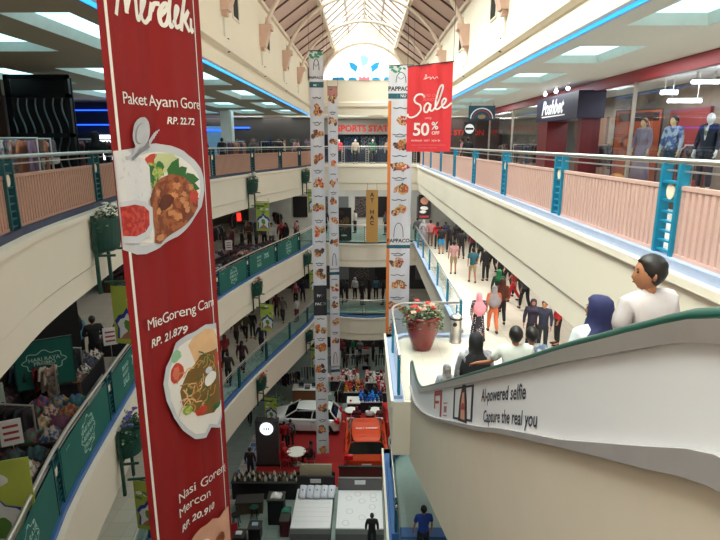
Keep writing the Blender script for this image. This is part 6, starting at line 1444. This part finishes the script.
car('dark blue-grey car cut off by the bottom edge of the picture', (-2.6, 17.2, 0), 0, M('car_dark', '#1a2a30', .3, coat=.5), 4.2, 1.8, 1.5, .98, 1.48, .95, -1.95, 1.15, -1.5, .4)
# orange car platform panel, event backdrop
t = thing('display_wall', 'low dark red display wall behind the mattress stand', 'display wall', (0, 23.6, .03)); MB().bb(-1.2, 1.35, -.05, .05, 0, .9).build('panel', M('wall_darkred', '#5a1210', .6), t); MB().bb(-1.25, 1.4, -.08, .08, .9, .95).build('cap', BLACK, t)
# totem with round white sign
t = thing('display_totem', 'dark grey totem with a glowing round white emblem by the white car', 'totem', (-4.98, 25.3, .03)); MB().bb(-.58, .58, -.22, .22, 0, 2.55).build('body', M('totem_grey', '#4a4648', .5), t); MB().bb(-.64, .64, -.3, .3, 0, .08).build('base', BLACK, t)
m = MB(); m.prism([(.34*math.cos(a), 2.12+.34*math.sin(a)) for a in frange(0, 2*PI, 28)[:-1]], 'y', -.27, -.21); m.build('round_sign', M('sign_glow_white', '#e9f2f6', .4, emit=.9), t)
s = Sheet(lambda u, v, h: (u, -.27-h, 2.12+v), []); s.stroke([(.25*math.cos(a), .25*math.sin(a)) for a in frange(0, 2*PI, 24)], .02, MT)
for a in (-.12, 0, .12): s.rect(a-.03, a+.03, -.08, .08, MT)
s.done('emblem', t, world=False)
# round table with seated people
t = thing('round_table', 'small round table with papers between the seated people in red', 'table', (-3.5, 25.2, .03)); MB().lathe([(.5, .72), (.5, .75), (0, .752)], n=24).build('tabletop', WHITE, t); MB().lathe([(.25, 0), (.25, .03), (.04, .05), (.04, .72)], n=14).build('leg', STEEL, t)
for k in range(4):
    q = MB().box(0, 0, .0015, .22, .3, .003).build('paper', WHITE); q.location = (-3.5+.26*math.cos(k*1.7), 25.2+.26*math.sin(k*1.7), .784); q.rotation_euler = (0, 0, k); tag(q, 'loose white sheet of paper on the small round table', 'paper', 'papers on the round table')
def chair(label, x, y, rz, mat):
    t = thing('chair', label, 'chair', (x, y, .03), rz); MB().bb(-.22, .22, -.22, .22, .42, .47).build('seat', mat, t); MB().bb(-.22, .22, -.25, -.21, .5, .88).build('backrest', mat, t)
    for a in (-1, 1):
        for b in (-1, 1): MB().tube([(a*.2, b*.2, .42), (a*.22, b*.22, 0)], .014, 6).build('leg', STEEL, t)
chair('red chair left of the small round table', -4.15, 25.1, -PI/2+.3, RD); chair('dark chair right of the small round table', -2.75, 25.2, PI/2, MR)
person('person in bright red sitting left of the small round table', -4.15, 25.1, .03, -PI/2+.3, RD, RD, head='hijab', hc=fab('#b0242c'), pose='sit', dz=-.32)
person('person in dark maroon sitting right of the small round table', -2.75, 25.2, .03, PI/2, MR, BK, head='hair', pose='sit', dz=-.32)
# mattress stands
MAT = M('mattress_white', '#d9d7da', .8, vary=.02); MATG = M('mattress_border', '#8f8d90', .8); HB = M('headboard_grey', '#6a6668', .8)
def bed(label, x0, x1, y0, y1, hbm, hl, pat):
    t = thing('bed', label, 'bed', ((x0+x1)/2, (y0+y1)/2, 0)); w, l = (x1-x0)/2, (y1-y0)/2
    MB().bb(-w, w, -l, l, .08, .36).build('base', HB, t); m = MB(); m.bb(-w, w, -l, l, .36, .60); m.build('mattress', MATG, t); m = MB(); m.bb(-w+.02, w-.02, -l+.02, l-.02, .60, .64); m.build('mattress_top', MAT, t)
    MB().bb(-w, w, l, l+.12, 0, 1.25).build('headboard', hbm, t)
    for a in (-1, 1):
        for b in (-1, 1): MB().bb(a*(w-.1)-.04, a*(w-.1)+.04, b*(l-.1)-.04, b*(l-.1)+.04, 0, .08).build('leg', BLACK, t)
    s = Sheet(lambda u, v, h: (u, v, .64+h), [])
    if pat == 'rings':
        for k, (a, b) in enumerate(((-.5, .7), (.1, .5), (-.45, -.2), (.55, .1), (.1, -.6), (.6, -.8), (-.6, -.95), (.6, .9), (-.1, 1.0), (.62, .6))): s.stroke([(a+.14*math.cos(q), b+.16*math.sin(q)) for q in frange(0, 2*PI, 16)], .02, M('quilt_line', '#a9a7ac', .8))
    else:
        for k in range(-3, 4): s.stroke([(-w*.9, k*.3), (w*.9, k*.3)], .012, M('quilt_line', '#a9a7ac', .8))
    s.done('quilting', t, world=False)
    s = Sheet(lambda u, v, h: (u, l-.001-h, v), []); MB().bb(-.25, .25, l-.03, l-.002, .95, 1.15).build('name_plate', PW, t)
    return t
bed('wide white mattress with ring quilting and grey headboard', -1.18, .86, 19.6, 22.2, HB, 0, 'rings')
bed('white mattress with a row of pillows, left of the ring quilted bed', -3.1, -1.38, 19.6, 22.3, M('headboard_black', '#28242a', .7), 0, 'lines')
PIL = MB(); 
def pillow_mesh():
    m = MB(); g = 9; v = []
    for sgn in (1, -1):
        for j in range(g):
            for i in range(g):
                a, b = i/(g-1)*2-1, j/(g-1)*2-1; e = max(0, (1-abs(a)**3))*max(0, (1-abs(b)**3)); v.append((a*.17*(1-.06*b*b), b*.32*(1-.06*a*a), sgn*.09*e**.5))
    f = [(j*g+i, j*g+i+1, (j+1)*g+i+1, (j+1)*g+i) for j in range(g-1) for i in range(g-1)]; f += [tuple(q+g*g for q in reversed(x)) for x in f[:]]
    m.add(v, f); return m.mesh('pillow', True, True)
PM = pillow_mesh()
for k in range(5):
    o = bpy.data.objects.new('pillow', PM); COL.objects.link(o); setm(o, M('pillow_white', '#c9ccd9', .8)); o.location = (-2.95+.17+k*.33, 21.75, .64+.22); o.rotation_euler = (.55, 0, -.12); tag(o, 'plump white pillow with dark crest leaning in the row on left mattress', 'pillow', 'pillows on the left mattress')
    m = MB(); m.ball(0, .05, .088, .03, .05, .006, n=8); q = m.build('crest', NV, o)
t = thing('bed_backdrop', 'tan board behind the pillows of the left mattress', 'board', (-2.25, 22.55, 0)); MB().bb(-.75, .75, 0, .05, .9, 1.75).build('panel', M('tan_board', '#b5a890', .7), t); MB().bb(-.9, .9, .05, .1, 0, 1.3).build('stand', BLACK, t)
person('person in black clothes beside the ring quilted mattress', .35, 19.2, 0, 0, BK, BK)
# furniture stall left of the beds
def stool(x, y, lab, mat):
    t = thing('stool', lab, 'stool', (x, y, 0)); MB().lathe([(.2, .5), (.2, .55), (0, .56)], n=16).build('seat', mat, t)
    for k in range(4): a = PI/4+k*PI/2; MB().tube([(.14*math.cos(a), .14*math.sin(a), .5), (.2*math.cos(a), .2*math.sin(a), 0)], .02, 6).build('leg', BLACK, t)
stool(-4.9, 21.1, 'dark green round stool in the dim furniture stall', TEALG); stool(-5.6, 20.6, 'black round stool at the left of the dim furniture stall', BLACK)
def shelfcounter(label, x, y, rz, W, h, D, mat):
    t = thing('display_counter', label, 'counter', (x, y, 0), rz); MB().bb(-W/2, W/2, -D/2, D/2, 0, h-.05).build('body', mat, t); MB().bb(-W/2-.03, W/2+.03, -D/2-.03, D/2+.03, h-.05, h).build('worktop', M('counter_top', '#3a3634', .5), t); return t
shelfcounter('long dark display counter of small goods along the red carpet', -4.5, 22.7, 0, 3.4, .9, .7, BLACK)
BOT = MB().lathe([(.05, 0), (.055, .02), (.055, .14), (.02, .18), (.02, .22)], n=10).mesh('jar', True)
for k in range(60):
    o = bpy.data.objects.new('bottle', BOT); COL.objects.link(o); setm(o, fab(('#d2cfc8', '#1f2a24', '#8a6a4a', '#c9c4b0', '#3a3430', '#5f5a50')[k % 6])); o.location = (-6.1+(k % 20)*.165+random.uniform(-.03, .03), 22.5+(k//20)*.2, .9); s_ = random.uniform(.8, 1.3); o.scale = (s_,)*3; tag(o, 'small bottle among the goods on the long dark counter', 'bottle', 'bottles on the long dark counter')
shelfcounter('tall black cabinet with a white cloth on top', -3.85, 20.9, 0, .7, 1.25, .6, BLACK)
o = bpy.data.objects.new('folded_towel', HEAPS[1]); COL.objects.link(o); setm(o, WT); o.location = (-3.85, 20.9, 1.25); tag(o, 'crumpled white cloth on top of the tall black cabinet', 'cloth')
shelfcounter('low maroon cabinet beside the left mattress', -3.38, 20.3, 0, .35, .8, .9, MR)
o = bpy.data.objects.new('folded_towel', HEAPS[0]); COL.objects.link(o); setm(o, fab('#2f7a66')); o.location = (-3.38, 20.5, .8); o.scale = (.8, .8, 1); tag(o, 'green cloth on the low maroon cabinet', 'cloth')
shelfcounter('brown wooden side table in the dim furniture stall', -5.2, 21.6, .1, 1.2, .6, .6, TBW)
for k, (x, y, lab, c) in enumerate(((-5.6, 19.7, 'red folding chair in the dim furniture stall', RD), (-6.1, 20.3, 'dark chair at the left edge of furniture stall', BK))): chair(lab, x, y, .5, c)
for k, (x, y, z) in enumerate(((-5.9, 19.5, .0), (-5.2, 19.4, 0), (-4.6, 19.8, 0))):
    t = shelfcounter('dark box plinth, %s of the three at the stall front' % ('leftmost', 'middle', 'rightmost')[k], x, y, 0, .5, .45+.1*k, .5, BLACK)
    o = bpy.data.objects.new('leaflet_stack', FOLD); COL.objects.link(o); setm(o, (PW, PW, fab('#9ab8d0'))[k]); o.location = (x, y, .45+.1*k); o.scale = (.8, .8, .4); tag(o, 'pale leaflet stack on the %s dark plinth' % ('leftmost', 'middle', 'rightmost')[k], 'leaflets')
# reception desk
t = shelfcounter('white reception desk with wooden front beyond the white car', -3.6, 32.3, 0, 1.9, 1.0, .9, M('desk_wood', '#8a5a3a', .6)); MB().bb(-.98, .98, -.48, .48, 1.0, 1.03).build('white_top', WHITE, t)
for k, x in enumerate((-4.05, -3.2)):
    t = thing('laptop', 'open laptop at the %s end of the reception desk' % ('left', 'right')[k], 'laptop', (x, 32.3, 1.03)); MB().bb(-.17, .17, -.12, .12, 0, .02).build('keyboard', fab('#8a8d92'), t); m = MB(); m.box(0, .15, .12, .34, .02, .22, rx=-.3); m.build('screen', fab('#22304a'), t)
t = thing('printer', 'grey printer on the reception desk between the laptops', 'printer', (-3.62, 32.15, 1.03)); MB().bb(-.17, .17, -.14, .14, 0, .18).build('body', fab('#7a7d80'), t); MB().bb(-.13, .13, -.22, -.14, .02, .05).build('tray', fab('#3a3a3c'), t)
# white box table
t = thing('promotion_table', 'white square promotion table behind the orange car', 'table', (-.62, 30.9, 0)); MB().bb(-.42, .42, -.45, .45, .78, .86).build('tabletop', WHITE, t); MB().bb(-.38, .38, -.4, .4, .02, .78).build('box_base', BLACK, t)
o = MB(); o.ball(0, 0, .06, .07, n=10); q = o.build('round_tin', RD); q.location = (-.8, 30.65, .86); tag(q, 'small red round tin on the white promotion table', 'tin')
for k, (x, rz) in enumerate(((-.4, 0.), (.35, .0), (1.0, 0.))): chair('maroon chair behind the orange car, %s' % ('left', 'middle', 'right')[k], x, 29.0, rz, MR)
for k, x in enumerate((-.75, .7)):
    t = thing('round_table', 'white round table behind the orange car, on the %s' % ('left', 'right')[k], 'table', (x, 29.75, .03)); MB().lathe([(.4, .7), (.4, .74), (0, .742)], n=20).build('tabletop', WHITE, t); MB().lathe([(.2, 0), (.2, .03), (.03, .05), (.03, .7)], n=12).build('leg', STEEL, t)
t = thing('promotion_booth', 'tilted bright red display booth right of the orange car', 'booth', (1.75, 28.6, 0), .2); MB().prism([(-.6, 0), (.6, 0), (.6, 1.6), (-.2, 1.6), (-.6, .9)], 'x', -.55, .55).build('body', M('booth_red', '#c01c1c', .5), t); MB().bb(-.5, .5, -.3, .5, 1.6, 1.65).build('top', M('booth_red', '#c01c1c', .5), t)
# toy and clothes stalls beyond, plush toys piled
def plush_mesh():
    m = MB(); m.ball(0, 0, .11, .1, .09, .11, n=8); m.ball(0, -.01, .27, .085, n=8)
    for s in (-1, 1): m.ball(s*.065, 0, .345, .03, n=6); m.ball(s*.1, -.03, .14, .035, .035, .06, n=6); m.ball(s*.06, -.08, .04, .04, .06, .035, n=6)
    return m.mesh('plush_toy', True)
PLM = plush_mesh()
def toys(label, gl, x, y, W, D, n, cols, h=.8, rz=0.):
    t = thing('stall_table', label, 'table', (x, y, 0), rz); MB().bb(-W/2, W/2, -D/2, D/2, h-.05, h).build('tabletop', WHITE, t); MB().bb(-W/2+.05, W/2-.05, -D/2+.05, D/2-.05, .02, h-.05).build('skirt', fab('#2c2630'), t)
    nx = int(math.ceil(math.sqrt(n*W/D)))
    for k in range(n):
        i, j = k % nx, k//nx; ny = int(math.ceil(n/nx)); o = bpy.data.objects.new('plush_toy', PLM); COL.objects.link(o); setm(o, fab(random.choice(cols)))
        o.location = (x-W/2+(i+.5)*W/nx, y-D/2+(j+.5)*D/ny, h); o.rotation_euler = (0, 0, random.uniform(-.6, .6)); s_ = random.uniform(.9, 1.3); o.scale = (s_,)*3; tag(o, gl, 'plush toy', gl)
RW = ['#c9303a', '#e0d8d4', '#d9a0a8', '#e0d8d4', '#7a1f28', '#2a2a30']
toys('table of red and white plush toys, left of two', 'red or white plush toy on the left toy table', -1.3, 34.4, 2.0, 1.3, 40, RW)
toys('table of red and white plush toys, right of two', 'red or white plush toy on the right toy table', .95, 34.2, 1.7, 1.4, 36, RW)
toys('table of orange and red plush toys before the red and white ones', 'orange or red plush toy on the middle toy table', -.75, 32.6, 1.5, 1.1, 24, ['#c9502a', '#e0a02a', '#a82a30', '#2a2a30'])
toys('table of blue plush toys behind the promotion table', 'blue plush toy on the front toy table', .45, 31.2, 1.5, 1.0, 24, ['#1f6fd0', '#2a86e0', '#1a4a9a', '#22262c'])
toys('table of dark red plush toys at the right', 'dark red plush toy on the right front table', 1.35, 32.6, 1.0, 1.2, 18, ['#a02630', '#d9d2ce', '#c9303a'])
for i, (x, y, rz, pal, wl) in enumerate(((-1.5, 31.6, 1.45, 'dark', 'left of the white promotion table'), (-3.5, 34.6, .1, 'dark', 'behind the reception desk'), (-4.9, 33.8, .5, 'mixed', 'at the far left of the ground floor'), (-2.6, 36.5, .1, 'dark', 'under the far gallery, left'), (-.6, 36.6, .1, 'mixed', 'under the far gallery, centre left'), (1.3, 36.6, -.1, 'dark', 'under the far gallery, centre right'))):
    rack('ground floor clothes rack '+wl, x, y, 0, rz, 9, pal, 'garment on the ground floor rack '+wl, L=1.7, h=1.5)
for k, (x, y, c) in enumerate(((-2.0, 37.2, 'left'), (.2, 37.4, 'middle'), (2.0, 36.0, 'right'))):
    t = board('standing_sign', 'white standing sign under the far gallery, %s' % c, 'sign', x, y, .3, 0, .7, 1.3, PW, lambda s, w, h: (s.rect(w*.15, w*.85, h*.6, h*.7, AINK), s.blob(w*.5, h*.35, .15, .15, AINK, n=16))); MB().bb(-.3, .3, 0, .25, -.3, 0).build('foot', BLACK, t)
t = thing('shopfront', 'dark shop wall at the back of the ground floor', 'shopfront', (0, 42, 0)); MB().bb(-12, 9, 42, 42.1, 0, 3.4).build('facade', M('back_dark', '#2a2628', .6, vary=.4, scale=1), t, world=True)
for k in range(5): MB().bb(-5+k*2.2, -3.8+k*2.2, 41.9, 42, .8, 2.2).build('display', fab(('#d9d6d0', '#8a2a30', '#2a4a3a')[k % 3]), t, world=True)
t = thing('plant_pot', 'leafy potted plant at the left of the reception desk', 'plant', (-5.3, 30.6, 0)); MB().lathe([(.18, 0), (.25, .4), (.26, .45), (.2, .45)], n=18).build('pot', BLACK, t); foliage(t, 130, .45, .85, .8, 9, [LEAF, LEAF2], .14)
gk = thing('bust_display', 'white draped mannequin pair by the reception desk stalls', 'display', (-2.35, 33.4, 0)); MB().lathe([(.2, 0), (.2, .05), (.04, .08), (.04, .9), (.15, 1.0), (.2, 1.3), (.05, 1.5)], n=16).build('form', WT, gk)
